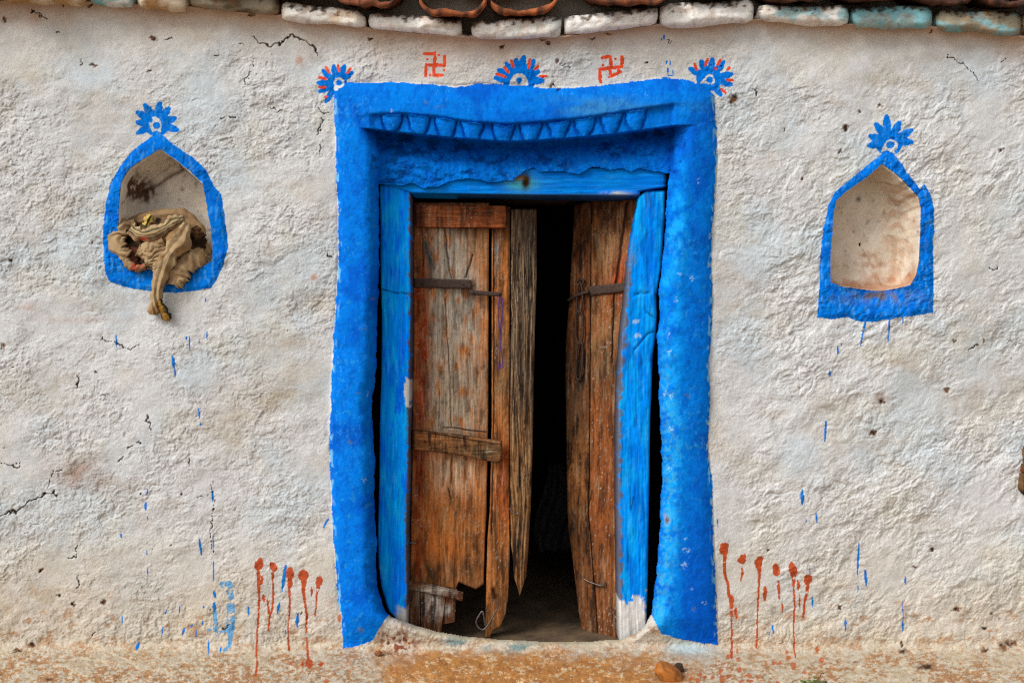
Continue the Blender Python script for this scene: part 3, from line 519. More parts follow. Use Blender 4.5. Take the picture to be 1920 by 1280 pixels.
bl = mixc(bl, lin(70, 160, 196), np.clip(np.exp(-((U - IR - 14 - 6 * nb) / 16) ** 2) * sstep(560, 800, V) * sstep(-.15, .35, noise(U, V, 10, 153, 4, 0, 1, .7)) * .75, 0, .8))
bl = mixc(bl, lin(0, 70, 176), sstep(.05, .5, noise(U, V, 13, 154, 3, 90, 2.2, .7)) * .35)
for (a, b, r_, cc) in [(1275, 515, 3, 0), (1297, 521, 4, 0), (1268, 563, 4, 0), (1253, 628, 3, 0), (1254, 660, 3, 0), (1245, 738, 4, 0), (1259, 742, 5, 0), (1290, 741, 5, 1), (1248, 790, 3, 1), (1258, 803, 4, 0), (1255, 878, 4, 0), (1287, 1008, 3, 0), (1286, 1030, 4, 0), (1283, 1058, 5, 0), (1296, 1103, 2.5, 0), (1321, 1130, 2.5, 0), (1300, 1140, 3, 1), (681, 616, 4, 1), (671, 737, 3, 1), (655, 830, 4, 1), (690, 738, 2, 0), (676, 1180, 6, 1), (684, 900, 4, 0), (736, 208, 4, 0), (818, 202, 3, 1), (830, 200, 3, 1), (1212, 178, 2, 0), (1310, 340, 3, 0), (798, 190, 4, 1), (700, 560, 3, 1)]:
    j0, j1 = np.searchsorted(ua, [a - 14, a + 14]); i0, i1 = np.searchsorted(va, [b - 14, b + 14]); q = (slice(i0, i1), slice(j0, j1))
    bl[q] = mixc(bl[q], [lin(176, 210, 226), lin(96, 112, 112)][cc], np.clip(1.4 - np.hypot(U[q] - a + 6 * noise(U[q], V[q], 6, 155, 2), V[q] - b + 6 * noise(U[q], V[q], 6, 156, 2)) / (r_ * .8), 0, 1) * .6)
dry = sstep(0.18, 0.42, noise(U, V, 7, 128, 2, 90, 3)) * sstep(9, 2, np.minimum(U - OL, OR - U)); bl = mixc(bl, lin(120, 190, 225), dry * 0.8)
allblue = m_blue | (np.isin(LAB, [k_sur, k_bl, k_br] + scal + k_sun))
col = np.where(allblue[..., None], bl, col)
nbm = np.isin(LAB, [k_bl, k_br]); snm = np.isin(LAB, k_sun); col = np.where(snm[..., None], mixc(bl, lin(0, 112, 208), np.full(U.shape, .85, np.float32)), col); col = np.where(nbm[..., None], mixc(mixc(bl, lin(0, 112, 208), np.full(U.shape, .75, np.float32)), lin(0, 84, 190), sstep(0, .6, noise(U, V, 24, 130, 3)) * .5), col)
q = np.exp(-((U - 1650) / 60) ** 2 - ((V - 556) / 12) ** 2); col = mixc(col, lin(110, 92, 70), np.clip(q * nbm * (0.6 + noise(U, V, 20, 129, 3)), 0, .9))
# small blue flecks and smears
FL = [(217, 628, 652, 1.6, 2), (349, 632, 638, 2, 0), (355, 632, 656, 1.5, 0), (373, 636, 647, 1.2, 0), (387, 621, 636, 1.8, 0), (386, 558, 568, 1.2, 0), (324, 668, 690, 3.6, 3), (328, 690, 708, 1.6, 1), (372, 766, 784, 2.2, 2), (376, 792, 799, 1.5, 0), (348, 801, 808, 1.2, 0), (276, 915, 927, 1.2, 0), (274, 941, 956, 3, -1), (277, 967, 974, 1.4, 0), (398, 922, 940, 2.4, 0), (400, 1004, 1036, 1.2, 0), (374, 1010, 1040, 2.6, 3), (400, 1052, 1090, 1.5, 0), (277, 1066, 1082, 1.3, 0), (276, 1030, 1042, 1.1, 0), (227, 1001, 1008, 2, 0), (338, 1133, 1149, 1.4, -1), (313, 1143, 1152, 1.1, -2), (229, 1153, 1170, 1.3, 0), (260, 1206, 1218, 3.4, -5), (306, 1175, 1192, 1.4, -3), (346, 1176, 1188, 2.6, -4), (368, 1180, 1192, 1.8, 0), (362, 1170, 1174, 1.8, -5), (381, 1136, 1140, 2.4, 0), (380, 1164, 1172, 1.6, 0), (392, 1200, 1228, 1.6, 0), (414, 1214, 1224, 1.8, 0), (401, 1108, 1120, 3.2, 3), (402, 1130, 1146, 3.8, 0), (616, 972, 990, 2.2, -9), (536, 1060, 1108, 3.4, -8), (524, 1130, 1150, 2.6, -4), (465, 1136, 1152, 2.2, 0), (474, 1152, 1160, 1.1, 0), (558, 1150, 1176, 2.8, 0), (536, 1180, 1188, 1.3, 0),
      (1570, 648, 664, 1.8, 0), (1577, 643, 648, 1.4, 0), (1555, 695, 706, 2.4, 0), (1549, 790, 828, 2.4, -3), (1504, 919, 946, 3.6, 0), (1530, 962, 980, 2, 3), (1512, 971, 980, 1.1, 0), (1346, 972, 988, 1.1, 0), (1611, 1018, 1080, 2.2, -3), (1622, 1068, 1098, 3, 2), (1523, 1120, 1138, 2.4, 0), (1448, 1172, 1186, 2.2, 2), (1442, 1186, 1190, 2, 0), (1585, 1160, 1182, 2, 0), (1693, 1128, 1168, 1.1, 0), (1692, 1164, 1182, 2.2, 0), (1698, 1080, 1096, 1.7, 0), (1518, 1058, 1076, 1.1, 0), (1608, 1098, 1110, 1.2, 0), (1622, 602, 622, 2.2, -2), (1618, 622, 648, 1.8, -4), (1668, 600, 626, 2.2, -1), (1666, 626, 642, 1.6, -2), (1693, 595, 607, 1.4, 0),
      (1245, 66, 74, 2.2, 1), (1241, 72, 76, 1.6, 0), (1250, 114, 122, 1.4, -1), (1256, 114, 124, 1.3, 1), (1252, 128, 138, 2.2, 0), (1262, 132, 142, 1.2, 0), (1240, 146, 146.5, 1.4, 16), (1250, 141, 142, 1.2, 14)]
m_fl = np.zeros(U.shape, bool)
for a, v0, v1, wd, sl_ in FL: m_fl |= stroke_mask([(a, v0), (a + sl_, v1)], [wd * .55, wd, wd * .9, wd * .35], 0.5)
m_fl &= ~allblue & ~m_red
col = np.where(m_fl[..., None], lin(18, 110, 192), col)
sm = np.zeros(U.shape, np.float32)
for pts, wd in [([(430, 1092), (432, 1120), (431, 1150), (434, 1180), (430, 1212)], 7), ([(404, 1140), (405, 1170), (407, 1192)], 4.5), ([(416, 1094), (428, 1100)], 6), ([(416, 1186), (432, 1178)], 3), ([(393, 1180), (398, 1180)], 3), ([(420, 1222), (426, 1215)], 3)]:
    sm = np.maximum(sm, stroke_mask(pts, [wd * .7, wd, wd, wd * .5], 1.0) * 1.0)
sm = sm * sstep(-0.6, -0.1, noise(U, V, 12, 131, 3)); col = mixc(col, lin(64, 146, 196), np.clip(sm * 0.85, 0, 1))
orange = lin(212, 66, 22); redox = lin(172, 72, 34)
col = np.where(m_org[..., None], orange * (1 + 0.25 * noise(U, V, 9, 132, 2))[..., None], col)
col = np.where(m_red[..., None], redox * (1 + 0.25 * noise(U, V, 9, 133, 2))[..., None], col)
col = np.where(m_spat[..., None], mixc(col, lin(176, 88, 44), np.full(U.shape, .85, np.float32)), col)
col = np.clip(col, 0.002, 0.9)

# --- split the sheet into its objects
gline = 1222 + 5 * noise(U, V, 40, 141, 2)
LABF = LAB[:-1, :-1].copy()
uc = (U[:-1, :-1] + U[1:, 1:]) / 2; vc = (V[:-1, :-1] + V[1:, 1:]) / 2
k_ground = len(names); names[k_ground] = 'ground'
LABF[(vc > gline[:-1, :-1]) & (LABF != k_sur)] = k_ground
kill = opening[:-1, :-1] & opening[1:, 1:]
kill |= hole_L[:-1, :-1] & hole_L[1:, 1:]; kill |= hole_R[:-1, :-1] & hole_R[1:, 1:]
LABF[kill] = -1
# tiny scraps of a label go back to the wall
kf = (D - h) / D
POS = np.stack([(U - 960) * S * kf, -h, ZC + (640 - V) * S * kf], -1).reshape(-1, 3)
ALLF = grid_faces(NR, NC, flip=True).reshape(NR - 1, NC - 1, 4)
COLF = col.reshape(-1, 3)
def cut(k, name, mat, parent=None, extra=None):
    f = ALLF[LABF == k]
    if len(f) == 0: return None
    used = np.zeros(len(POS), bool); used[f.ravel()] = True; remap = np.cumsum(used) - 1
    v_, c_, f_ = POS[used], COLF[used], remap[f]
    if extra is not None:
        ev, ef, ec = extra; f_ = np.vstack([f_, ef + len(v_)]); v_ = np.vstack([v_, ev]); c_ = np.vstack([c_, ec])
    return new_mesh(name, v_, f_, mat, parent, c_)
def boxes(bs, c):
    vs, fs = [], []
    for x0, x1, y0, y1, z0, z1 in bs:
        o = len(vs) * 1; o = sum(len(a) for a in vs)
        vs.append(np.array([(x, y, z) for z in (z0, z1) for y in (y0, y1) for x in (x0, x1)], np.float32))
        fs.append(np.array([(0, 2, 3, 1), (4, 5, 7, 6), (0, 1, 5, 4), (2, 6, 7, 3), (0, 4, 6, 2), (1, 3, 7, 5)]) + o)
    v_ = np.vstack(vs); return v_, np.vstack(fs), np.tile(np.asarray(c, np.float32), (len(v_), 1))
core = boxes([(-3.52, -0.575, 0.19, 0.45, -0.2, 2.6), (0.635, 3.52, 0.19, 0.45, -0.2, 2.6), (-0.575, 0.635, 0.19, 0.45, 1.735, 2.6)], lin(90, 66, 44))
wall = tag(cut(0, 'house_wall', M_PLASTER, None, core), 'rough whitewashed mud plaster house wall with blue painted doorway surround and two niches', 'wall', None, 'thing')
big = 60.0
gx = (np.array([(-big, -big, -0.06), (big, -big, -0.06), (big, big, -0.06), (-big, big, -0.06)], np.float32), np.array([(0, 1, 2, 3)]), np.tile(lin(138, 122, 104), (4, 1)))
tag(cut(k_ground, 'ground', M_EARTH, None, gx), 'packed orange brown mud ground flecked with old whitewash', None, None, 'structure')
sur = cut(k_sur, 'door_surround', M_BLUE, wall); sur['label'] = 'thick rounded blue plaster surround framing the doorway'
for k in scal: cut(k, 'scallop', M_BLUE, sur)
suns = []
for i, k in enumerate(k_sun):
    o = cut(k, 'painted_sun', M_BLUE, wall)
    o['label'] = ['blue painted sun with orange rays at left corner of the door surround', 'blue half sun with orange rays centred over the door', 'blue painted sun with orange rays at right corner of the door surround', 'blue painted sun above the niche with the cloth', 'blue painted sun above the empty niche'][i]
    for ks, ko in sun_org:
        if ks == k: cut(ko, 'orange_ray', M_RED, o)
for k in k_sym: cut(k, 'painted_symbol', M_RED, wall)
for k in k_drip: cut(k, 'red_paint_drip', M_RED, wall)

# ------------------------------------------------------------------ niches: real recesses behind the sheet
def height_at(u, v):
    i = np.clip(np.searchsorted(va, v), 0, NR - 1); j = np.clip(np.searchsorted(ua, u), 0, NC - 1); return h[i, j]
def make_niche(poly, label, depth, colf, k_border, seed):
    P = np.array(poly + poly[:1], float); seg = np.r_[0, np.cumsum(np.hypot(*np.diff(P, axis=0).T))]
    n = 260; t = np.linspace(0, seg[-1], n, endpoint=False); pu = np.interp(t, seg, P[:, 0]); pv = np.interp(t, seg, P[:, 1])
    cu, cv = pu.mean(), pv.mean() + 12; hh = np.array([height_at(a, b) for a, b in zip(pu, pv)])
    rings = []
    prof = [(1.05, -0.010), (1.03, -0.004), (1.005, 0.0015), (0.99, 0.006)] + [(0.985 - 0.10 * (k / 22) ** 2, 0.006 + depth * k / 22) for k in range(1, 23)]
    prof += [(0.885 * (1 - k / 26) , 0.006 + depth + 0.012 * math.sin(k / 26 * 1.57)) for k in range(1, 26)]
    Vs, Cs = [], []
    for s_, dd in prof:
        first = dd < 0.0
        # keep the true width of the opening at every depth (walls run straight back)
        u_ = cu + (pu - cu) * s_; v_ = cv + (pv - cv) * s_
        d = (-hh * max(0, 1 - max(dd, 0) / 0.05) + (0.012 if first else 0) - (0.0 if not first else 0) + max(dd, 0.0)) + (0.004 if not first and dd < 0.003 else 0)
        x = (u_ - 960) * S; z = ZC + (640 - v_) * S
        x = x * (D - hh) / D; z = ZC + (z - ZC) * (D - hh) / D
        nz = 0.003 * noise(u_ + dd * 400, v_ + dd * 300, 40, seed, 3) * min(1, max(dd, 0) / 0.02)
        Vs.append(np.stack([x + nz * .5, d + nz, z + nz * .5], -1)); Cs.append(colf(u_, v_, np.full_like(u_, dd)))
    Vv = np.vstack(Vs); Cc = np.vstack(Cs); F = grid_faces(len(prof), n, wrap=True, flip=True)
    o = new_mesh('niche', Vv, F, M_NICHE, wall, Cc); o['label'] = label
    b = cut(k_border, 'niche_border', M_BLUE, o)
    return o
def colL(u, v, dd):
    u0, v0 = u, v; u, v = u + dd * 420, v + dd * 260
    c = np.empty(u.shape + (3,), np.float32); c[:] = lin(224, 212, 196)
    c = mixc(c, lin(200, 192, 180), sstep(-.2, .5, noise(u, v, 60, 201, 3)) * .6)
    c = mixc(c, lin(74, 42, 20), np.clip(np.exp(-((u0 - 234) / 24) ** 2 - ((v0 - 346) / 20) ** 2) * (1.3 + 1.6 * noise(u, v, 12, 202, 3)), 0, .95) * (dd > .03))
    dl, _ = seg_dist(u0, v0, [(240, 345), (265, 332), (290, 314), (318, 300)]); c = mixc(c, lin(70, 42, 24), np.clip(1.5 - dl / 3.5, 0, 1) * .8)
    return mixc(c, lin(96, 66, 40), sstep(.5, .8, noise(u, v, 18, 203, 4)) * .5)
def colR(u, v, dd):
    u0, v0 = u, v; u, v = u + dd * 420, v + dd * 260
    c = np.empty(u.shape + (3,), np.float32); c[:] = lin(210, 196, 176)
    c = mixc(c, lin(212, 204, 190), sstep(-.2, .5, noise(u, v, 60, 211, 3)) * .6)
    c = mixc(c, lin(168, 100, 48), np.clip(sstep(496, 540, v0 + 30 * noise(u, v, 24, 212, 4)) * .7, 0, 1))
    c = mixc(c, lin(160, 92, 44), np.clip(np.exp(-((u0 - 1660) / 26) ** 2 - ((v0 - 490) / 26) ** 2) * (0.3 + noise(u, v, 14, 213, 3)), 0, .45))
    c = mixc(c, lin(120, 78, 44), np.clip(sstep(.5, .9, noise(u, v, 14, 214, 5)) * .5, 0, 1)); c = mixc(c, lin(168, 110, 60), np.clip(np.exp(-((u0 - 1708) / 16) ** 2) * (.2 + noise(u, v, 16, 215, 4)), 0, .4))
    return mixc(c, lin(60, 38, 24), np.clip(1.5 - np.hypot((u0 - 1638) / 5, (v0 - 362) / 4), 0, 1) * .8)
make_niche(NL_in, 'arched niche with blue border holding a bundled cloth', 0.13, colL, k_bl, 5)
make_niche(NR_in, 'pointed empty niche with blue border and brown stained back', 0.11, colR, k_br, 6)

# ------------------------------------------------------------------ coping bricks along the top of the wall
def brick(u0, u1, t0, t1, b0, b1, c, c2, seed, dirt=0.7):
    def relief(u, v): return 0.012 * noise(u, v, 60, seed, 3) + 0.0015 * noise(u, v, 9, seed + 1, 2)
    def colf(u, v):
        cc = np.empty(u.shape + (3,), np.float32); cc[:] = c; cc = mixc(cc, c2, sstep(-.1, .5, noise(u, v * 1.5, 50, seed + 2, 3)) * .8)
        tt = (v - (t0 + (t1 - t0) * (u - u0) / (u1 - u0))); cc = mixc(cc, lin(60, 40, 26), np.clip(sstep(10, -2, tt + 15 * noise(u, v, 12, seed + 3, 4)) * dirt * 1.2 + sstep(.4, .8, noise(u, v, 9, seed + 4, 3)) * .35, 0, .95))
        return mixc(cc, lin(168, 118, 72), sstep(.1, .6, noise(u, v, 26, seed + 5, 3)) * .35)
    q_ = random.Random(seed); wv_ = lambda a, b, k: [(x_, a + (b - a) * x_ + q_.uniform(-k, k) + (e_ if x_ in (0, 1) else 0)) for x_ in (0, .08, .25, .45, .62, .8, .93, 1) for e_ in ((3.5 if k > 1.9 else -2.5),)]
    o = rounded_block('coping_brick', [(t0 - 9, u0 + q_.uniform(0, 5)), ((t0 + b0) / 2, u0 + q_.uniform(-1, 2)), (b0 + 9, u0 + q_.uniform(0, 6))], [(t1 - 9, u1 - q_.uniform(0, 5)), ((t1 + b1) / 2, u1 - q_.uniform(-1, 2)), (b1 + 9, u1 - q_.uniform(0, 7))], wv_(t0, t1, 2.2), wv_(b0, b1, 1.8), -0.062 + 0.006 * math.sin(seed), 0.10, M_BRICK, wall, 40, 34, 0.030, relief, colf, seed)
    return o
wht, crm, aqua, sooty = lin(240, 234, 224), lin(230, 212, 184), lin(128, 180, 186), lin(90, 78, 62)
for i, b in enumerate([(-330, -170, -44, -42, 0, 2, wht, crm), (-168, 0, -42, -40, 2, 4, wht, crm), (2, 166, -42, -36, 2, 6, lin(190, 150, 100), crm), (168, 254, -36, -34, 6, 11, aqua, wht), (257, 350, -34, -24, 11, 19, crm, lin(190, 140, 80)), (354, 525, -22, -6, 12, 30, lin(150, 138, 116), sooty), (527, 685, 4, 22, 38, 53, wht, crm), (691, 868, 22, 38, 56, 71, wht, lin(244, 240, 234)), (882, 1054, 42, 28, 74, 71, wht, aqua * .3 + wht * .7), (1058, 1234, 30, 14, 68, 46, lin(244, 240, 234), wht), (1237, 1414, 9, 0, 51, 40, lin(244, 240, 234), wht), (1422, 1592, 9, 11, 38, 48, wht, aqua), (1597, 1748, 14, 11, 49, 53, aqua, lin(170, 196, 194)), (1754, 1914, 18, 24, 55, 69, lin(150, 140, 118), aqua), (1918, 2080, 24, 26, 66, 68, crm, wht), (2084, 2240, 26, 26, 68, 68, wht, crm)]):
    brick(*b, seed=i * 7 + 3, dirt=0.8)

# ------------------------------------------------------------------ tile roof
roof = empty('tile_roof', 'old terracotta country tile roof eave above the whitewashed wall', 'roof'); roof.location = (0, -0.1, 2.33); roof['kind'] = 'thing'
def tile(u0, u1, vb, d0, c, seed, cup=1):
    k = (D + d0) / D; x0, x1 = (u0 - 960) * S * k, (u1 - 960) * S * k; zb = ZC + (640 - vb) * S * k; n, m = 25, 12
    a = np.linspace(-1, 1, n); L_ = np.linspace(0, 0.42, m); th = 0.022; wd = (x1 - x0) / 2; cx = (x0 + x1) / 2
    prof = np.sign(a) * np.abs(a); zz = (0.038 * np.abs(a) ** 5 - 0.0) * cup + (0 if cup > 0 else 0.055)
    Vs, Cs = [], []
    for side_ in (0, 1):
        for l in L_:
            z = zb + zz * (1 + .25 * np.sin(a * 3 + seed)) + a * 0.006 * math.sin(seed * 1.7) + side_ * th * (1 + .3 * np.sin(a * 5 + seed * 2)) + l * 0.36 + 0.008 * noise(a * 40 + seed * 50, np.full(n, l * 90), 14, seed, 2); y = d0 + l + 0.006 * noise(a * 30, np.zeros(n) + seed, 10, seed + 1) * (l == 0)
            Vs.append(np.stack([cx + prof * wd * (1 - 0.12 * l), np.broadcast_to(y, (n,)), z], -1))
            cc = np.empty((n, 3), np.float32); cc[:] = c; cc = mixc(cc, lin(112, 66, 40), sstep(0, .5, noise(a * 60 + seed * 9, np.full(n, l * 200), 16, seed, 3)) * .7); Cs.append(mixc(cc, lin(44, 34, 28), sstep(0.02, .5, noise(a * 70 + seed * 5, np.full(n, l * 260), 22, seed + 2, 3)) * .8))
    Vv = np.vstack(Vs); q = n * m; F = [grid_faces(m, n), grid_faces(m, n, q, True)]
    idx = np.arange(q).reshape(m, n); loop = np.concatenate([idx[0, :-1], idx[:-1, -1], idx[-1, :0:-1], idx[:0:-1, 0]]); nx = np.roll(loop, -1); F.append(np.stack([loop, loop + q, nx + q, nx], -1))
    o = new_mesh('roof_tile', Vv - np.array(roof.location), np.vstack(F), M_TILE, roof, np.vstack(Cs)); return o
terra, terra2, soot = lin(168, 92, 52), lin(136, 78, 50), lin(84, 54, 40)
TL = [(-300, -180, -8, terra2), (-170, -50, -10, soot), (-40, 90, -12, terra2), (100, 226, -16, soot), (236, 350, -20, terra2), (360, 478, -16, soot), (486, 616, -6, terra2), (622, 748, 12, terra2), (786, 912, 31, terra), (920, 1046, 29, terra), (1095, 1262, 9, terra2), (1274, 1400, -5, soot), (1426, 1566, 4, soot), (1576, 1700, 2, soot), (1704, 1830, 8, soot), (1836, 1960, 12, soot), (1970, 2100, 8, terra2), (2110, 2230, 6, soot)]
for i, (a, b, vb, c) in enumerate(TL): tile(a, b, vb, -0.10 + 0.012 * math.sin(i * 2.3), c, i + 3)
for i in range(len(TL) - 1):     # cover tiles over the joints
    m_ = (TL[i][1] + TL[i + 1][0]) / 2; tile(m_ - 52, m_ + 52, (TL[i][2] + TL[i + 1][2]) / 2 - 26, -0.075, [terra2, soot][i % 2], i + 40, -1)
rd = np.array([(-3.4, -0.07, 2.47), (3.4, -0.07, 2.47), (3.4, 3.4, 3.72), (-3.4, 3.4, 3.72), (-3.4, -0.07, 2.50), (3.4, -0.07, 2.50), (3.4, 3.4, 3.75), (-3.4, 3.4, 3.75)]) - np.array(roof.location)
new_mesh('roof_deck', rd, np.array([(3, 2, 1, 0), (4, 5, 6, 7), (0, 1, 5, 4), (1, 2, 6, 5), (2, 3, 7, 6), (3, 0, 4, 7)]), M_DARK, roof, smooth=False)

# ------------------------------------------------------------------ dark room behind the door
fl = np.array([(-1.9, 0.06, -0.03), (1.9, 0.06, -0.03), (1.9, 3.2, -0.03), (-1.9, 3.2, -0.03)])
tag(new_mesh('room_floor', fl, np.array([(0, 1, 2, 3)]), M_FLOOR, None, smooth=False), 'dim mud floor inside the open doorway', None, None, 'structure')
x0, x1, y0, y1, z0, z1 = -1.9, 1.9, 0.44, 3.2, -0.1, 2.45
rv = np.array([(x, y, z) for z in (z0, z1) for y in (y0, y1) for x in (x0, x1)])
tag(new_mesh('room_wall', rv, np.array([(2, 3, 7, 6), (0, 4, 6, 2), (1, 3, 7, 5), (4, 5, 7, 6)]), M_DARK, None, smooth=False), 'dark brown walls of the room behind the door', None, None, 'structure')

# ------------------------------------------------------------------ door frame: two posts and a lintel
frame = empty('timber_doorway', 'weathered blue painted timber door frame of two posts and a lintel', 'door frame'); frame.location = (0, 0.12, 0); frame['kind'] = 'thing'
def wrel(a, seed, horiz=False):
    def f(u, v):
        x, y = (v, u) if horiz else (u, v)
        return a * (0.8 * noise(x, y, 90, seed, 1, 0, 1) + noise(x * 6, y * 0.35, 30, seed + 1, 3) * 0.7 + 0.5 * noise(x, y, 10, seed + 2, 2))
    return f
def bluewood(seed, bare, light=1.0, horiz=False):
    def f(u, v):
        x, y = (v, u) if horiz else (u, v)
        c = np.empty(u.shape + (3,), np.float32); c[:] = lin(2, 142, 240)
        c = mixc(c, lin(16, 172, 246), sstep(-.1, .5, noise(x * 3, y * .5, 40, seed, 4)) * .7)
        c = mixc(c, lin(0, 96, 208), sstep(0.05, .6, noise(x * 2, y * .6, 60, seed + 1, 4)) * .6)
        c = mixc(c, lin(90, 186, 226), sstep(.34, .7, noise(x * 3, y * .4, 22, seed + 2, 4)) * .2)
        c = mixc(c, lin(20, 60, 100), sstep(.46, .7, noise(x * 5, y * .5, 26, seed + 3, 3)) * .5)
        for fn in bare: c = fn(c, u, v)
        return c
    return f
lpL = [(340, 712), (500, 713), (600, 716), (700, 715), (800, 712), (900, 711), (1000, 708), (1060, 710), (1100, 715), (1140, 727), (1170, 744), (1210, 752)]
lpR = [(340, 770), (600, 771), (700, 769), (760, 768), (900, 766), (1000, 763), (1100, 764), (1210, 761)]
def edge_grey(c, u, v):
    e = u - interp(v, lpR); c = mixc(c, lin(96, 84, 68), sstep(-4, -2, e + 4 * noise(u, v, 14, 301, 4, 0, 1, .7)) * .9)
    c = mixc(c, lin(206, 204, 200), sstep(.45, .52, np.exp(-((v - 735) / 30) ** 2) * sstep(-15, -5, e) + .3 * noise(u, v, 9, 307, 3)))
    c = mixc(c, lin(206, 202, 194), sstep(1132, 1146, v + 10 * noise(u, v, 14, 302, 3)) * sstep(-26, -14, e))
    dl, _ = seg_dist(u, v, [(712, 540), (735, 548), (766, 550)]); c = mixc(c, lin(8, 30, 60), np.clip(1.4 - dl / 1.5, 0, 1) * .8)
    return c
rounded_block('post', lpL, lpR, [(0, 343), (.85, 345), (1, 361)], [(0, 1150), (.5, 1175), (1, 1200)], 0.066, 0.11, M_BLUEWOOD, frame, 30, 260, 0.010, wrel(0.0022, 310), bluewood(320, [lambda c, u, v: np.clip(c * np.array([.6, 1.02, 2.0], np.float32), 0, .95), edge_grey]), 1).location = (0, -0.12, 0)
rpL = [(355, 1197), (385, 1195), (443, 1185), (512, 1177), (563, 1173), (615, 1167), (667, 1163), (718, 1160), (780, 1158), (917, 1158), (1020, 1159), (1107, 1160), (1210, 1162)]
rpR = [(355, 1247), (409, 1247), (505, 1240), (553, 1231), (587, 1232), (632, 1230), (666, 1224), (752, 1221), (790, 1219), (883, 1218), (986, 1216), (1072, 1215), (1151, 1213), (1210, 1212)]
def edge_grey2(c, u, v):
    e = u - interp(v, rpL); c = mixc(c, lin(104, 92, 76), sstep(8, 5, e + 6 * noise(u, v, 16, 303, 4, 0, 1, .7)) * sstep(430, 520, v) * .85)
    c = mixc(c, lin(210, 206, 200), sstep(1124, 1127, v + 24 * noise(u, v, 22, 304, 4, 0, 1, .7)) * sstep(50, 47, e + 8 * noise(u, v, 12, 305, 3)))
    c = mixc(c, lin(170, 200, 216), sstep(.45, .55, np.exp(-((u - 1192) / 8) ** 2 - ((v - 603) / 5) ** 2) + np.exp(-((u - 1196) / 6) ** 2 - ((v - 628) / 6) ** 2) + .35 * noise(u, v, 6, 306, 2)) * .7)
    for p in ([(1190, 553), (1200, 549), (1218, 549)], [(1190, 655), (1215, 625), (1230, 620)], [(1212, 585), (1228, 596)], [(1188, 930), (1183, 955)]): dl, _ = seg_dist(u, v, p); c = mixc(c, lin(8, 30, 60), np.clip(1.4 - dl / 1.4, 0, 1) * .75)
    return c
def knot2(u, v):
    r = wrel(0.0022, 330)(u, v)
    for p in ([(1190, 553), (1200, 549), (1218, 549)], [(1190, 655), (1215, 625), (1230, 620)], [(1212, 585), (1228, 596)]): dl, _ = seg_dist(u, v, p); r = r - 0.004 * np.clip(1.4 - dl / 2.5, 0, 1)
    return r
rounded_block('post', rpL, rpR, [(0, 369), (.3, 358), (1, 357)], [(0, 1205), (.5, 1205), (1, 1180)], 0.066, 0.11, M_BLUEWOOD, frame, 30, 260, 0.011, knot2, bluewood(340, [edge_grey2]), 2).location = (0, -0.12, 0)
def lint(c, u, v):
    c = mixc(c, lin(6, 116, 226), np.full(u.shape, .6)); c = mixc(c, lin(70, 160, 170), np.clip(np.exp(-((u - 978) / 30) ** 2 - ((v - 345) / 14) ** 2) * 1.1, 0, .9))
    c = mixc(c, lin(50, 34, 22), np.clip(np.exp(-((u - 986) / 8) ** 2 - ((v - 340) / 14) ** 2) * 1.5, 0, 1))
    c = mixc(c, lin(130, 100, 60), np.clip(np.exp(-((u - 972) / 12) ** 2 - ((v - 333) / 5) ** 2) * 1.3, 0, .9))
    c = mixc(c, lin(196, 200, 196), np.clip(np.exp(-((u - 1160) / 22) ** 2 - ((v - 363) / 4) ** 2) * (0.6 + 1.2 * noise(u, v, 8, 351, 2)), 0, 1))
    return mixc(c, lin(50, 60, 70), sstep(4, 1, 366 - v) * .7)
def lrel(u, v): return wrel(0.0015, 352, True)(u, v) - 0.010 * np.exp(-((u - 987) / 5) ** 2 - ((v - 342) / 9) ** 2)
rounded_block('lintel', [(200, 718), (345, 718), (362, 772), (400, 772)], [(200, 1250), (350, 1249), (358, 1200), (400, 1197)], [(0, 317), (1, 314)], [(0, 362), (.5, 366), (1, 368)], 0.058, 0.12, M_BLUEWOOD, frame, 160, 50, 0.006, lrel, bluewood(355, [lint], 1, True), 3, True).location = (0, -0.12, 0)

# ------------------------------------------------------------------ door leaves
def woodcol(seed, base, alt, blobs=(), grooves=(), specks=0.0, dirt=0.35, paint=None):
    def f(u, v):
        c = np.empty(u.shape + (3,), np.float32); c[:] = np.asarray(base) * 1.2
        c = mixc(c, alt, sstep(-.2, .5, noise(u * 3, v * .4, 60, seed, 4)) * .8)
        for (a, b, ra, rb, cc, st) in blobs:
            e = np.exp(-np.abs((u - a) / ra) ** 2.6 - np.abs((v - b) / rb) ** 2.6) * (0.75 + 0.8 * noise(u * 2, v * .7, 24, seed + 1, 4)); c = mixc(c, cc, np.clip(e * st, 0, 1))
        c = mixc(c, lin(40, 26, 18), sstep(.05, .6, noise(u * 3, v * .45, 34, seed + 2, 5, 0, 1, .65)) * min(1, dirt * 1.7)); c = mixc(c, lin(204, 176, 138), sstep(.25, .8, noise(u * 4, v * .35, 26, seed + 9, 4)) * .22)
        c = mixc(c, lin(52, 34, 24), sstep(.38, .55, noise(u * 2, v, 9, seed + 3, 2)) * dirt)
        if specks: c = mixc(c, lin(196, 186, 172), sstep(.62, .8, noise(u, v, 4.2, seed + 4, 2) * .95 + .22 * noise(u, v, 80, seed + 5, 2)) * .55 * min(1, specks * 1.4))
        for pts, wd in grooves: dl, _ = seg_dist(u + 1.5 * noise(u, v, 20, seed + 6), v, pts); c = mixc(c, lin(30, 18, 12), np.clip(1.5 - dl / wd, 0, 1) * .9)
        return c
    return f
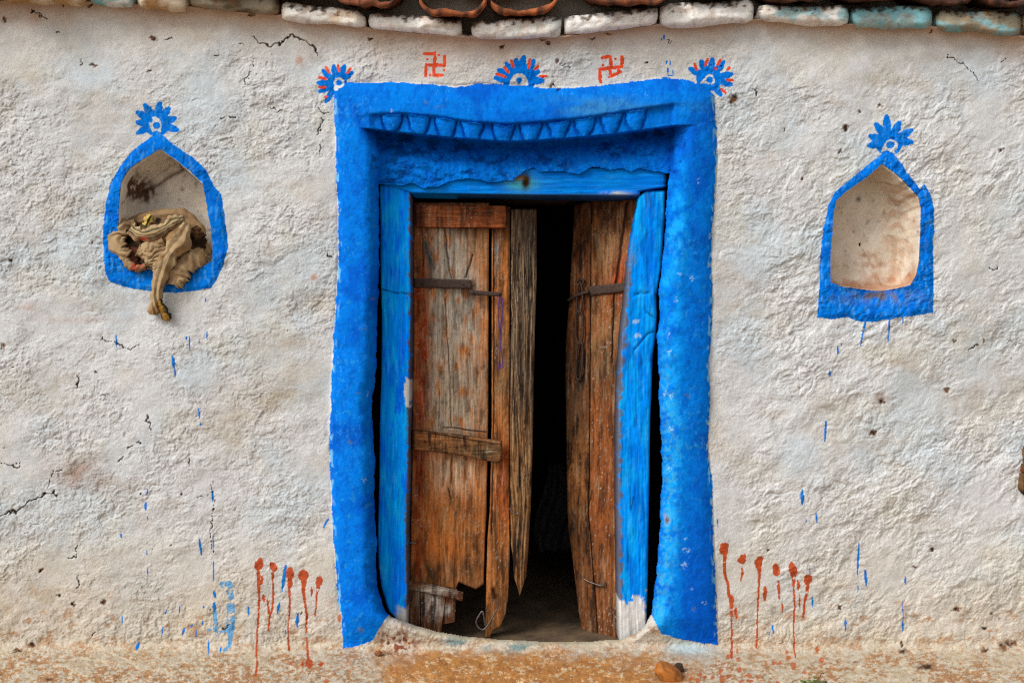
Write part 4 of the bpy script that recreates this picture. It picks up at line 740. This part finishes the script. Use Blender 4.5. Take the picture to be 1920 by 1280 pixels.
def woodridge(seed, *a):
    f0 = woodcol(seed, *a)
    def f(u, v):
        c = f0(u, v); x = u + 5 * noise(u, v * .25, 50, 427, 2); rr = 1 - np.abs(noise(x * 6.0, v * .10, 34, 428, 2)) * 2.0
        c = mixc(c, lin(176, 146, 108), sstep(.76, .95, rr) * .6 * sstep(440, 500, v)); return mixc(c, lin(34, 26, 20), sstep(.35, -.2, rr) * .55)
    return f
def plank_rel(a, seed, grooves=(), ridges=0.0, deep=0.004):
    base = wrel(a, seed)
    def f(u, v):
        r = base(u, v)
        if ridges:
            x = u + 5 * noise(u, v * .25, 50, seed + 7, 2); r = r + ridges * (1 - np.abs(noise(x * 6.0, v * .10, 34, seed + 8, 2)) * 2.0)
        for pts, wd in grooves: dl, _ = seg_dist(u + 1.5 * noise(u, v, 20, seed + 6), v, pts); r = r - deep * np.clip(1.5 - dl / wd, 0, 1)
        return r
    return f
def place(o, loc): o.location = (-loc[0], -loc[1], -loc[2]); return o
rustp, grey, ochre, darkw, brn, redp = lin(160, 62, 24), lin(152, 136, 118), lin(176, 108, 54), lin(64, 46, 32), lin(128, 74, 38), lin(126, 42, 16)
ORG_L = (-0.40, 0.16, 0.0)
leafL = empty('door_leaf', 'patched brown wooden door leaf with iron strap, closed on the left of the opening', 'door', 'weathered double door leaves'); leafL.location = ORG_L
dl0 = lambda u, v: 0.165 + 0.00012 * (u - 776)
gr = [([(834, 428), (838, 470), (846, 522)], 1.3), ([(834, 560), (840, 640), (844, 720), (846, 800)], 0.9), ([(874, 520), (886, 478)], 1.6), ([(792, 430), (794, 500)], .8), ([(847, 850), (846, 905)], .9), ([(841, 915), (846, 935)], 1.2)]
place(rounded_block('panel_board', [(360, 776), (760, 774), (900, 772), (1000, 770), (1120, 768)], [(360, 917), (800, 915), (960, 912), (1010, 909), (1120, 906)], [(0, 380), (1, 380)], [(0, 1096), (.25, 1098), (.55, 1104), (.62, 1106), (.66, 1090), (.75, 1096), (.9, 1104), (1, 1094)], dl0, 0.026, M_WOOD, leafL, 70, 300, 0.004,
      plank_rel(0.0016, 400, gr), woodcol(405, ochre, lin(150, 96, 54), [(848, 560, 46, 160, lin(176, 162, 144), 1.7), (846, 740, 56, 90, lin(178, 158, 134), 1.5), (850, 890, 44, 40, lin(196, 164, 132), 1.2), (788, 650, 16, 190, rustp, 1.2), (786, 880, 14, 90, redp, .9), (840, 398, 90, 22, redp, 1.0), (896, 430, 30, 70, lin(160, 118, 80), .8), (790, 470, 14, 60, brn, .8), (830, 990, 60, 70, lin(182, 102, 44), 1.0), (880, 1040, 20, 80, lin(96, 66, 38), .9), (820, 1075, 50, 24, lin(88, 62, 40), .9), (782, 1000, 12, 120, redp, .8), (868, 735, 12, 10, ochre, 1.0), (870, 660, 14, 16, ochre, .9), (840, 970, 18, 40, lin(168, 120, 70), .7), (800, 455, 5, 28, lin(40, 76, 88), .9), (806, 490, 4, 22, lin(40, 76, 88), .8)], gr, .5, .3), 11), ORG_L)
place(rounded_block('stile', [(360, 922), (800, 922), (960, 918), (1010, 914), (1120, 911), (1190, 910)], [(360, 957), (700, 956), (900, 956), (1040, 956), (1120, 953), (1150, 948), (1200, 930)], [(0, 388), (1, 388)], [(0, 1196), (.35, 1196), (.5, 1182), (1, 1175)], lambda u, v: 0.166 + 0.00012 * (u - 776), 0.03, M_WOOD, leafL, 20, 260, 0.005,
      plank_rel(0.0022, 410, [([(926, 400), (926, 780), (922, 1000)], 1.3), ([(926, 1105), (927, 1120)], 4.0)], 0, .006), woodcol(415, ochre, lin(134, 84, 46), [(940, 700, 20, 100, lin(150, 112, 76), .9), (944, 900, 14, 80, lin(168, 74, 30), 1.0), (932, 470, 6, 40, lin(120, 120, 116), .9), (940, 1080, 18, 90, lin(110, 74, 42), .8), (940, 395, 30, 26, redp, .7)], [([(926, 400), (926, 780), (922, 1000)], 1.1), ([(926, 1105), (927, 1120)], 4.0)], .8, .35), 12), ORG_L)
place(rounded_block('cover_strip', [(380, 958), (600, 958), (800, 956), (950, 957), (1020, 958), (1040, 961), (1080, 964), (1118, 969)], [(380, 1006), (500, 1007), (620, 1003), (780, 1000), (860, 998), (940, 996), (1040, 990), (1090, 986), (1118, 980)], [(0, 392), (1, 392)], [(0, 1085), (.3, 1108), (.5, 1118), (.7, 1108), (1, 1080)], lambda u, v: 0.155 + 0.0001 * (u - 955), 0.05, M_WOOD, leafL, 40, 300, 0.010,
      plank_rel(0.0026, 420, [([(962, 600), (964, 720), (960, 800)], 1.5)], 0.0022), woodridge(425, lin(92, 68, 46), darkw, [(975, 600, 40, 210, lin(86, 72, 60), 1.0), (990, 520, 14, 80, lin(56, 46, 40), .9), (975, 900, 40, 120, lin(150, 104, 60), 1.1), (975, 1060, 30, 70, lin(140, 92, 48), 1.0), (974, 1025, 6, 16, lin(26, 22, 20), 1.1)], [], .15, .5), 13), ORG_L)
place(rounded_block('top_rail', [(300, 779), (500, 779)], [(300, 949), (500, 949)], [(0, 384), (1, 386)], [(0, 425), (1, 428)], 0.140, 0.022, M_WOOD, leafL, 60, 30, 0.004, wrel(0.0014, 430, True), woodcol(435, lin(146, 78, 40), lin(120, 60, 30), [(905, 400, 40, 10, lin(90, 56, 34), .8), (785, 405, 8, 24, lin(40, 40, 50), .7)], [], .7, .35), 14, True), ORG_L)
place(rounded_block('middle_rail', [(700, 775), (900, 775)], [(700, 941), (900, 941)], [(0, 806), (.5, 815), (1, 827)], [(0, 842), (.5, 852), (.95, 868), (1, 864)], 0.135, 0.028, M_WOOD, leafL, 70, 36, 0.006, wrel(0.0024, 440, True), woodcol(445, lin(132, 88, 52), lin(104, 70, 42), [(905, 846, 40, 16, lin(84, 66, 42), 1.0), (795, 822, 26, 12, lin(146, 82, 42), .8), (921, 846, 10, 1.5, lin(200, 186, 160), .9)], [([(796, 826), (798, 829)], 1.6), ([(856, 838), (858, 841)], 1.6), ([(812, 812), (930, 832)], 1.2)], .2, .5), 15, True), ORG_L)
place(rounded_block('bottom_rail', [(1050, 763), (1200, 763)], [(1050, 868), (1200, 868)], [(0, 1090), (.3, 1094), (1, 1112)], [(0, 1104), (.3, 1109), (1, 1127)], 0.135, 0.024, M_WOOD, leafL, 50, 20, 0.004, wrel(0.0016, 450, True), woodcol(455, lin(98, 58, 34), lin(74, 46, 30), [(815, 1106, 40, 8, lin(188, 178, 164), .9)], [], .9, .4), 16, True), ORG_L)
for i, (a0, a1, b0, b1, e0, e1) in enumerate([(765, 786, 768, 788, 1176, 1184), (788, 838, 789, 826, 1184, 1196), (838, 858, 828, 850, 1170, 1166)]):
    place(rounded_block('kick_board', [(1095, a0), (1196, b0)], [(1095, a1), (1196, b1)], [(0, 1100), (1, 1106)], [(0, e0), (1, e1)], 0.148 + (0.01 if i == 2 else 0), 0.02, M_WOOD, leafL, 24, 60, 0.003, plank_rel(0.0016, 460 + i), woodcol(465 + 3 * i, lin(106, 64, 38), lin(78, 50, 32), [(812, 1135, 16, 22, lin(196, 186, 174), 1.2), (836, 1142, 10, 10, lin(196, 186, 174), 1.0), (782, 1120, 8, 30, lin(170, 150, 130), .6)], [], .9, .45), 17 + i), ORG_L)

TH_, XH, D0 = math.tan(R(40)), (1176 - 960) * S * 1.052, 0.155
def dR(u, v, off=0.0):
    k = (u - 960) * S / D; return (D0 + off + (XH - D * k) * TH_) / (1 + k * TH_)
ORG_R = (0.455, 0.16, 0.0)
leafR = empty('door_leaf', 'narrow brown wooden door leaf with hanging chain, pushed ajar on the right', 'door', 'weathered double door leaves'); leafR.location = ORG_R
rl = [(380, 1078), (480, 1072), (560, 1068), (640, 1061), (720, 1060), (800, 1062), (900, 1063), (960, 1064), (1000, 1067), (1050, 1074), (1100, 1080), (1150, 1086), (1196, 1092)]
rm = [(380, 1166), (430, 1164), (480, 1160), (540, 1154), (640, 1150), (760, 1146), (900, 1102), (950, 1100), (1000, 1106), (1060, 1110), (1110, 1115), (1200, 1120)]
rm2 = [(380, 1108), (900, 1104), (960, 1102), (1000, 1106), (1060, 1110), (1110, 1115), (1200, 1120)]
g2 = [([(1176, 380), (1166, 450), (1160, 500), (1154, 540)], 2.6), ([(1152, 540), (1150, 600), (1148, 680)], 1.2), ([(1110, 920), (1102, 950)], 1.2)]
place(rounded_block('panel_board', rm2, [(380, 1192), (600, 1182), (720, 1172), (1220, 1172)], [(0, 372), (1, 372)], [(0, 1204), (1, 1204)], lambda u, v: dR(u, v), 0.026, M_WOOD, leafR, 50, 300, 0.004, plank_rel(0.002, 500, g2, 0, .008),
      woodcol(505, lin(132, 76, 38), lin(104, 58, 30), [(1140, 460, 30, 60, lin(166, 124, 86), 1.0), (1165, 520, 20, 40, lin(176, 76, 34), .9), (1130, 640, 40, 60, lin(150, 108, 70), .9), (1120, 690, 44, 40, lin(92, 70, 48), .8), (1135, 900, 30, 120, lin(140, 76, 36), .8), (1140, 1100, 40, 90, lin(118, 72, 40), .8), (1125, 400, 60, 30, lin(70, 42, 28), .9), (1150, 735, 50, 16, lin(120, 86, 56), .6)], g2, .6, .35), 21), ORG_R)
place(rounded_block('edge_board', rl, [(p[0], p[1] + .5) for p in rm2], [(0, 384), (1, 376)], [(0, 1199), (1, 1204)], lambda u, v: dR(u, v, -0.012), 0.036, M_WOOD, leafR, 24, 300, 0.006, plank_rel(0.0024, 510, [([(1085, 800), (1070, 804)], 2.0)], 0.0006),
      woodcol(515, lin(110, 66, 34), lin(78, 50, 30), [(1090, 520, 12, 140, lin(136, 70, 36), .8), (1080, 740, 22, 90, lin(88, 66, 46), 1.0), (1085, 900, 24, 90, lin(150, 96, 52), .9), (1085, 1000, 14, 60, lin(100, 62, 34), .8), (1080, 420, 20, 60, lin(60, 36, 24), .9)], [], .25, .5), 22), ORG_R)

# ironwork
def bar(name, pts, hw, th, d, parent, org, mat=M_IRON):
    (ua_, va_), (ub_, vb_) = pts; n = 24; s = np.linspace(0, 1, n); a = math.atan2(vb_ - va_, ub_ - ua_)
    return place(rounded_block(name, [(va_ - 40, ua_), (va_ + 60, ua_)], [(va_ - 40, ub_), (va_ + 60, ub_)], [(0, va_ - hw), (1, vb_ - hw)], [(0, va_ + hw), (1, vb_ + hw)], d, th, mat, parent, 30, 8, 0.003, lambda u, v: 0.0008 * noise(u, v, 14, 77, 2), lambda u, v: np.ones(u.shape + (3,), np.float32) * 0.04, 30, True), org)
bar('hinge_strap', ((776, 530), (884, 533)), 8.5, 0.012, 0.155, leafL, ORG_L)
latch = bar('latch_bar', ((880, 548), (941, 552)), 4.2, 0.014, 0.148, leafL, ORG_L)
bar('hinge_strap', ((1102, 546), (1172, 538)), 8.5, 0.014, lambda u, v: dR(u, v, -0.014), leafR, ORG_R)
def rod(name, pts, r, parent, org, mat=M_IRON, closed=False, n=40, df=None):
    P = [W(p[0], p[1], p[2] if len(p) > 2 else df(p[0], p[1])) for p in pts]
    return place(tube(name, P, r, mat, parent, n, 8, closed), org)
dch = lambda u, v: dR(u, v, -0.030)
rod('hasp', [(1065, 563), (1078, 556), (1092, 550), (1104, 547)], [0.005, 0.006, 0.007, 0.006], leafR, ORG_R, df=dch)
rod('staple', [(1082, 530), (1088, 523), (1094, 526), (1092, 534)], 0.005, leafR, ORG_R, df=dch)
for pts in ([(1087, 528), (1092, 545), (1091, 575), (1086, 586), (1081, 575), (1083, 545)], [(1085, 583), (1092, 590), (1093, 628), (1087, 645), (1080, 630), (1080, 592)], [(1087, 640), (1092, 648), (1091, 690), (1086, 712), (1080, 700), (1083, 650)]):
    rod('chain_link', pts, 0.0042, leafR, ORG_R, closed=True, n=48, df=dch)
rod('staple', [(1093, 1079), (1097, 1086), (1110, 1092), (1126, 1097), (1133, 1094), (1130, 1088)], 0.0035, leafR, ORG_R, M_WIRE, df=lambda u, v: dR(u, v, -0.016))
rod('wire_hook', [(924, 1123), (931, 1128), (934, 1136), (926, 1152), (914, 1172), (905, 1180), (896, 1174), (893, 1164), (900, 1150), (905, 1146), (908, 1160), (910, 1172)], 0.0033, leafL, ORG_L, M_WIRE, n=90, df=lambda u, v: 0.150)
rod('staple', [(955, 952), (960, 958), (968, 963), (972, 961)], 0.003, leafL, ORG_L, M_WIRE, df=lambda u, v: 0.146)
rod('nail', [(766, 1017), (772, 1017), (780, 1018)], 0.004, leafL, ORG_L, M_WIRE, df=lambda u, v: 0.150)
for p in ((868, 533), (792, 531), (887, 549), (936, 551)): rod('rivet', [(p[0] - 1, p[1], 0.146), (p[0], p[1], 0.142), (p[0] + 1, p[1], 0.146)], 0.004, leafL, ORG_L, n=8)
for k in range(14):    # dark splinters above the rail
    a = random.uniform(830, 915); b = interp(a, [(830, 800), (915, 808)]) + random.uniform(-3, 5)
rod('splinter', [(830, 801, .158), (850, 801, .155), (872, 804, .158)], 0.0025, leafL, ORG_L); rod('splinter', [(866, 804, .158), (890, 807, .154), (912, 809, .158)], 0.003, leafL, ORG_L)
# thread
th = bpy.data.objects.new('hanging_thread', None); C.objects.link(th); th.location = W(938, 556, 0.142)
tag(th, 'purple thread tied to the latch bar, hanging down the door leaf', 'thread')
for k, pts in enumerate(([(938, 553), (941, 580), (938, 620), (936, 660), (939, 692)], [(936, 555), (934, 590), (937, 630), (937, 665), (934, 696)], [(940, 554), (943, 576), (939, 640), (941, 668), (943, 690)])):
    place(tube('strand', [W(a, b, 0.150 - 0.002 * k) for a, b in pts], 0.0021, M_THREAD, th, 40, 6), th.location)

# ------------------------------------------------------------------ bundled cloth in the left niche
cl = []
def ribbon(pts, bulge, pleat, npl, colf, seed, ns=26, nt=90, crease=0.003):
    """a folded strip: pts (u,v,d,width_px)"""
    Q = catmull(pts, nt); T = np.gradient(Q[:, :2], axis=0); T /= np.linalg.norm(T, axis=1)[:, None] + 1e-9; Nn = np.stack([-T[:, 1], T[:, 0]], -1)
    x = np.linspace(-1, 1, ns); tt = np.linspace(0, 1, nt)
    X, T_ = np.meshgrid(x, tt)
    wob = 1 + 0.38 * noise(X * 3 + 5, T_ * 200, 24, seed, 2)
    u = Q[:, 0][:, None] + Nn[:, 0][:, None] * X * Q[:, 3][:, None] / 2 * wob; v = Q[:, 1][:, None] + Nn[:, 1][:, None] * X * Q[:, 3][:, None] / 2 * wob
    ph = 1.2 * noise(T_ * 60 + 3, X * 0 + seed, 20, seed + 1)
    ph = ph + 0.9 * np.sin(T_ * 5 + seed); tri = np.abs(((X * npl * 0.55 + ph) % 1.0) * 2 - 1); d = Q[:, 2][:, None] - bulge * 0.55 * (1 - np.abs(X) ** 1.6) - 1.0 * pleat * tri - 1.9 * crease * (1 - np.abs(noise(u, v, 36, seed + 2, 1, 30 + 50 * math.sin(seed), 2.8)) * 2.4) - 0.5 * crease * noise(u, v, 12, seed + 5, 2) + 0.010 * np.abs(X) ** 6
    k = (D + d) / D; F = np.stack([(u - 960) * S * k, d, ZC + (640 - v) * S * k], -1); B = F.copy(); B[..., 1] += 0.006 + 0.01 * (1 - X * X)
    n = u.size; V_ = np.vstack([F.reshape(-1, 3), B.reshape(-1, 3)]); idx = np.arange(n).reshape(nt, ns)
    loop = np.concatenate([idx[0, :-1], idx[:-1, -1], idx[-1, :0:-1], idx[:0:-1, 0]]); nx = np.roll(loop, -1)
    Fc = np.vstack([grid_faces(nt, ns), grid_faces(nt, ns, n, True), np.stack([loop, loop + n, nx + n, nx], -1)])
    c = colf(X, T_, u, v).reshape(-1, 3); cl.append((V_, Fc, np.vstack([c, c * 0.8])))
tanc, lightc, dkc = lin(142, 114, 82), lin(166, 140, 104), lin(44, 30, 20)
def plainc(c1, c2, seed, dirty=.3):
    def f(X, T_, u, v):
        c = np.empty(X.shape + (3,), np.float32); c[:] = c1; c = mixc(c, c2, sstep(-.2, .5, noise(u, v, 30, seed, 3))); return mixc(c, dkc, sstep(.2, .7, noise(u, v, 20, seed + 1, 3)) * dirty)
    return f
def striped(X, T_, u, v):
    c = plainc(lightc, tanc, 620)(X, T_, u, v); y = X * 1.0
    for a, b, cc in ((-.62, -.30, lin(40, 54, 34)), (-.28, -.20, lin(190, 176, 120)), (.02, .12, lin(60, 48, 34)), (.30, .55, lin(44, 52, 36)), (.62, .68, lin(120, 60, 40))): c = mixc(c, cc, ((y > a) & (y < b)) * (.7 + .3 * noise(u, v, 8, 618, 2)))
    return mixc(c, lin(150, 60, 34), np.clip(np.exp(-((u - 268) / 8) ** 2 - ((v - 448) / 4) ** 2) * 1.2, 0, 1))
def yellowc(X, T_, u, v):
    c = np.empty(X.shape + (3,), np.float32); c[:] = lin(160, 120, 48); return mixc(np.where((X < -.45)[..., None], lin(44, 50, 36), c), lin(90, 70, 40), sstep(0, .5, noise(u, v, 8, 619, 2)))
ribbon([(232, 470, .06, 50), (270, 450, .05, 80), (320, 445, .05, 90), (370, 470, .06, 60)], .03, .004, 3, plainc(tanc, dkc, 601, .6), 600, crease=.002)
ribbon([(236, 420, .06, 22), (262, 412, .05, 26), (300, 408, .05, 26), (336, 404, .05, 30), (358, 420, .05, 34), (374, 448, .05, 30), (388, 478, .05, 24)], .022, .004, 2, plainc(lin(150, 118, 84), tanc, 602), 602, crease=.0018)
ribbon([(352, 432, .04, 40), (366, 456, .035, 44), (376, 472, .035, 26)], .012, .006, 3, plainc(dkc, lin(96, 66, 40), 603, .5), 603, crease=.008)
ribbon([(252, 424, .03, 22), (232, 424, .01, 32), (217, 440, .0, 36), (222, 466, -.005, 32), (238, 480, -.005, 26)], .02, .006, 2, plainc(lightc, tanc, 604, .25), 604, crease=.0016)
ribbon([(250, 462, .02, 34), (242, 482, .005, 38), (252, 500, .005, 26)], .006, .004, 2, plainc(lin(70, 44, 34), lin(110, 60, 44), 605, .4), 605)
ribbon([(234, 478, .0, 14), (240, 494, -.012, 16), (256, 503, -.016, 14), (272, 500, -.008, 12)], .012, .002, 1, plainc(tanc, lin(170, 70, 50), 606, .3), 606)
ribbon([(258, 468, -.005, 24), (278, 476, -.02, 40), (292, 480, -.022, 50), (300, 498, -.022, 40), (296, 512, -.018, 22)], .02, .007, 3, plainc(lightc, tanc, 607, .2), 607, crease=.0013)
ribbon([(262, 478, -.012, 20), (282, 464, -.022, 30), (306, 452, -.022, 30)], .018, .004, 2, plainc(lightc, tanc, 608, .2), 608, crease=.0012)
ribbon([(384, 474, .01, 18), (366, 484, -.01, 40), (344, 500, -.022, 44), (330, 518, -.022, 44), (328, 534, -.018, 30)], .012, .006, 1, plainc(tanc, lightc, 609, .3), 609, crease=.0012)
ribbon([(340, 508, -.014, 16), (336, 522, -.026, 26), (326, 534, -.022, 28)], .012, .003, 1, plainc(lightc, tanc, 610, .2), 610, crease=.001)
ribbon([(244, 428, -.005, 26), (258, 438, -.02, 30), (280, 440, -.028, 30), (305, 430, -.03, 30), (328, 416, -.024, 28), (344, 412, -.005, 24)], .016, .002, 2, striped, 611, 44, 110, .0015)
ribbon([(344, 416, -.006, 24), (338, 440, -.03, 40), (326, 466, -.036, 38), (312, 492, -.038, 32), (301, 520, -.036, 28), (294, 548, -.034, 22), (289, 572, -.03, 20), (287, 590, -.024, 16)], .014, .008, 2, plainc(lightc, lin(140, 108, 72), 612, .35), 612, 32, 140, .0016)
ribbon([(296, 552, -.034, 8), (299, 568, -.036, 12), (307, 585, -.032, 17), (315, 599, -.024, 13)], .006, .002, 1, yellowc, 613)
ribbon([(274, 424, .0, 14), (280, 410, -.01, 16), (284, 404, .005, 10)], .012, .002, 1, lambda X, T_, u, v: np.where((np.abs(X) < .2)[..., None], lin(44, 52, 30), np.broadcast_to(lin(196, 168, 90), X.shape + (3,))), 614)
off = 0; vs, fs, cs = [], [], []
for V_, F_, c_ in cl: vs.append(V_); fs.append(F_ + off); cs.append(c_); off += len(V_)
tag(new_mesh('crumpled_cloth', np.vstack(vs), np.vstack(fs), M_CLOTH, None, np.clip(np.vstack(cs), .002, .9)), 'crumpled tan cloth with striped border stuffed in the left niche, one end hanging out', 'cloth')

# ------------------------------------------------------------------ small things
# flat stone
def blob_mesh(name, cen, rad, colr, mat, seed, n=40, m=28, amp=.18, flat=None):
    a = np.linspace(0, 2 * np.pi, n, endpoint=False); b = np.linspace(0.0, np.pi, m); A, B = np.meshgrid(a, b); x, y, z = np.sin(B) * np.cos(A), np.sin(B) * np.sin(A), np.cos(B)
    pw = lambda t, e: np.sign(t) * np.abs(t) ** e
    x, y, z = pw(x, .7), pw(y, .7), pw(z, .8)
    r = 1 + amp * noise(x * 30 + seed * 7, (y + z * 1.7) * 30, 26, seed, 3)
    P = np.stack([x * r * rad[0], y * r * rad[1], z * r * rad[2]], -1)
    if flat is not None: P = P @ np.array(flat).T
    P = P.reshape(-1, 3) + np.array(cen); c = np.empty((len(P), 3), np.float32); c[:] = colr; c = mixc(c, np.asarray(colr) * .5, sstep(0, .6, noise(P[:, 0] * 900, P[:, 2] * 900, 20, seed + 1, 3)))
    return P, grid_faces(m, n, wrap=True), c
ca, sa = math.cos(R(33)), math.sin(R(33))
g0 = W(1254, 1262, -0.262)
Rx = [[ca, -sa * .3, sa * .95], [0, 1, .2], [-sa, 0, ca]]
P1, F1, c1 = blob_mesh('a', (g0.x, g0.y, 0.012), (0.050, 0.036, 0.030), lin(166, 100, 40), M_STONE, 3, amp=.10, flat=[[ca, 0, sa], [0, 1, 0], [-sa, 0, ca]])
st = new_mesh('flat_stone', P1, F1, M_STONE, None, c1); tag(st, 'smooth orange brown stone lying on the ground below the right side of the door surround', 'stone')
P2, F2, c2 = blob_mesh('b', (g0.x + 0.045, g0.y + 0.05, 0.014), (0.017, 0.012, 0.016), lin(78, 56, 40), M_STONE, 9, 20, 14, .25)
tag(new_mesh('stone_chip', P2, F2, M_STONE, None, c2), 'small dark stone chip tucked behind the orange brown stone', 'stone')
pb = W(713, 1220, -0.03)
P3, F3, c3 = blob_mesh('c', (pb.x, -0.075, 0.012), (0.013, 0.010, 0.008), lin(132, 82, 52), M_STONE, 12, 20, 14, .25)
tag(new_mesh('pebble', P3, F3, M_STONE, None, c3), 'small brown pebble at the foot of the left side of the door surround', 'stone')
# weed
wb = W(1520, 1290, -0.33); wd_ = empty('weed', 'small green weed sprouting from the ground at the right', 'plant'); wd_.location = wb
rw = random.Random(3); lv, lf = [], []
for k in range(26):
    ang = rw.uniform(0, 2 * math.pi); rr = rw.uniform(.004, .045); L_ = rw.uniform(.014, .030); wv = L_ * .38; base = Vector((math.cos(ang) * rr, math.sin(ang) * rr * .6, rw.uniform(.0, .026)))
    dr = Vector((math.cos(ang), math.sin(ang) * .6, rw.uniform(-.1, .6))).normalized(); sd_ = dr.cross(Vector((0, 0, 1))).normalized(); up_ = sd_.cross(dr)
    b0 = len(lv); nL = 6
    for i in range(nL):
        f = i / (nL - 1); wq = wv * math.sin(math.pi * min(f * .92 + .06, 1)); p = base + dr * L_ * f - Vector((0, 0, 1)) * L_ * .5 * f * f
        lv += [p - sd_ * wq - up_ * 0, p + up_ * -wq * .3, p + sd_ * wq]
    for i in range(nL - 1):
        for j in range(2): a_ = b0 + i * 3 + j; lf.append((a_, a_ + 1, a_ + 4, a_ + 3))
new_mesh('leaf_tuft', np.array([tuple(p) for p in lv]), np.array(lf), M_LEAF, wd_)
for pts, r in (([(0, 0, 0), (.012, 0, .018), (.03, 0, .038), (.036, 0, .050), (.042, -.004, .052)], .0016), ([(0, 0, .0), (-.02, 0, .024), (-.05, 0, .028), (-.07, 0, .012)], .001), ([(.036, -.01, .02), (.046, -.01, .028), (.052, -.012, .014)], .0032)):
    tube('stem', pts, r, M_STEM, wd_, 24, 6)
# carved wooden bracket at the right edge
brk = empty('wooden_bracket', 'dark carved wooden bracket end sticking out of the wall beside the right edge', 'bracket'); brk.location = W(1930, 885, 0)
for i, (L_, R_, t_, b_, dd, thk) in enumerate((([(830, 1926), (850, 1922), (872, 1922)], 2040, [(0, 838), (.06, 834), (1, 832)], [(0, 868), (1, 874)], -0.030, .06), ([(860, 1922), (890, 1920)], 2040, [(0, 869), (1, 876)], [(0, 886), (1, 894)], -0.036, .06), ([(880, 1919), (918, 1915), (960, 1915)], 2040, [(0, 887), (1, 895)], [(0, 918), (.12, 934), (.5, 952), (1, 958)], -0.033, .06))):
    place(rounded_block(['head_block', 'collar', 'foot_block'][i], L_, [(800, R_), (1000, R_)], t_, b_, dd, thk, M_WOOD, brk, 40, 40, 0.008, wrel(.0016, 700 + i), woodcol(710 + 5 * i, lin(96, 72, 46), lin(70, 50, 34), [(1916, 880, 20, 6, lin(112, 58, 26), .8)], [], .1, .5), 40 + i), brk.location)
# grey cloth hanging in the dark room
hc = []; nU, nV = 30, 50; uu, vv = np.meshgrid(np.linspace(-1, 1, nU), np.linspace(0, 1, nV)); c0 = W(1044, 870, 0.9)
xw = 0.075 * (0.55 + 0.8 * np.sin(np.clip(vv, .02, 1) * 2.6)) ; hx = c0.x + uu * xw + 0.02 * np.sin(vv * 5); hz = c0.z - vv * 0.42; hy = 0.9 + 0.03 * np.sin(uu * 7 + vv * 4) + 0.02 * noise(uu * 40, vv * 60, 14, 800, 2)
tag(new_mesh('hanging_cloth', np.stack([hx, hy, hz], -1).reshape(-1, 3), grid_faces(nV, nU), M_GREY, None), 'grey cloth hanging in the dark room between the two door leaves', 'cloth')
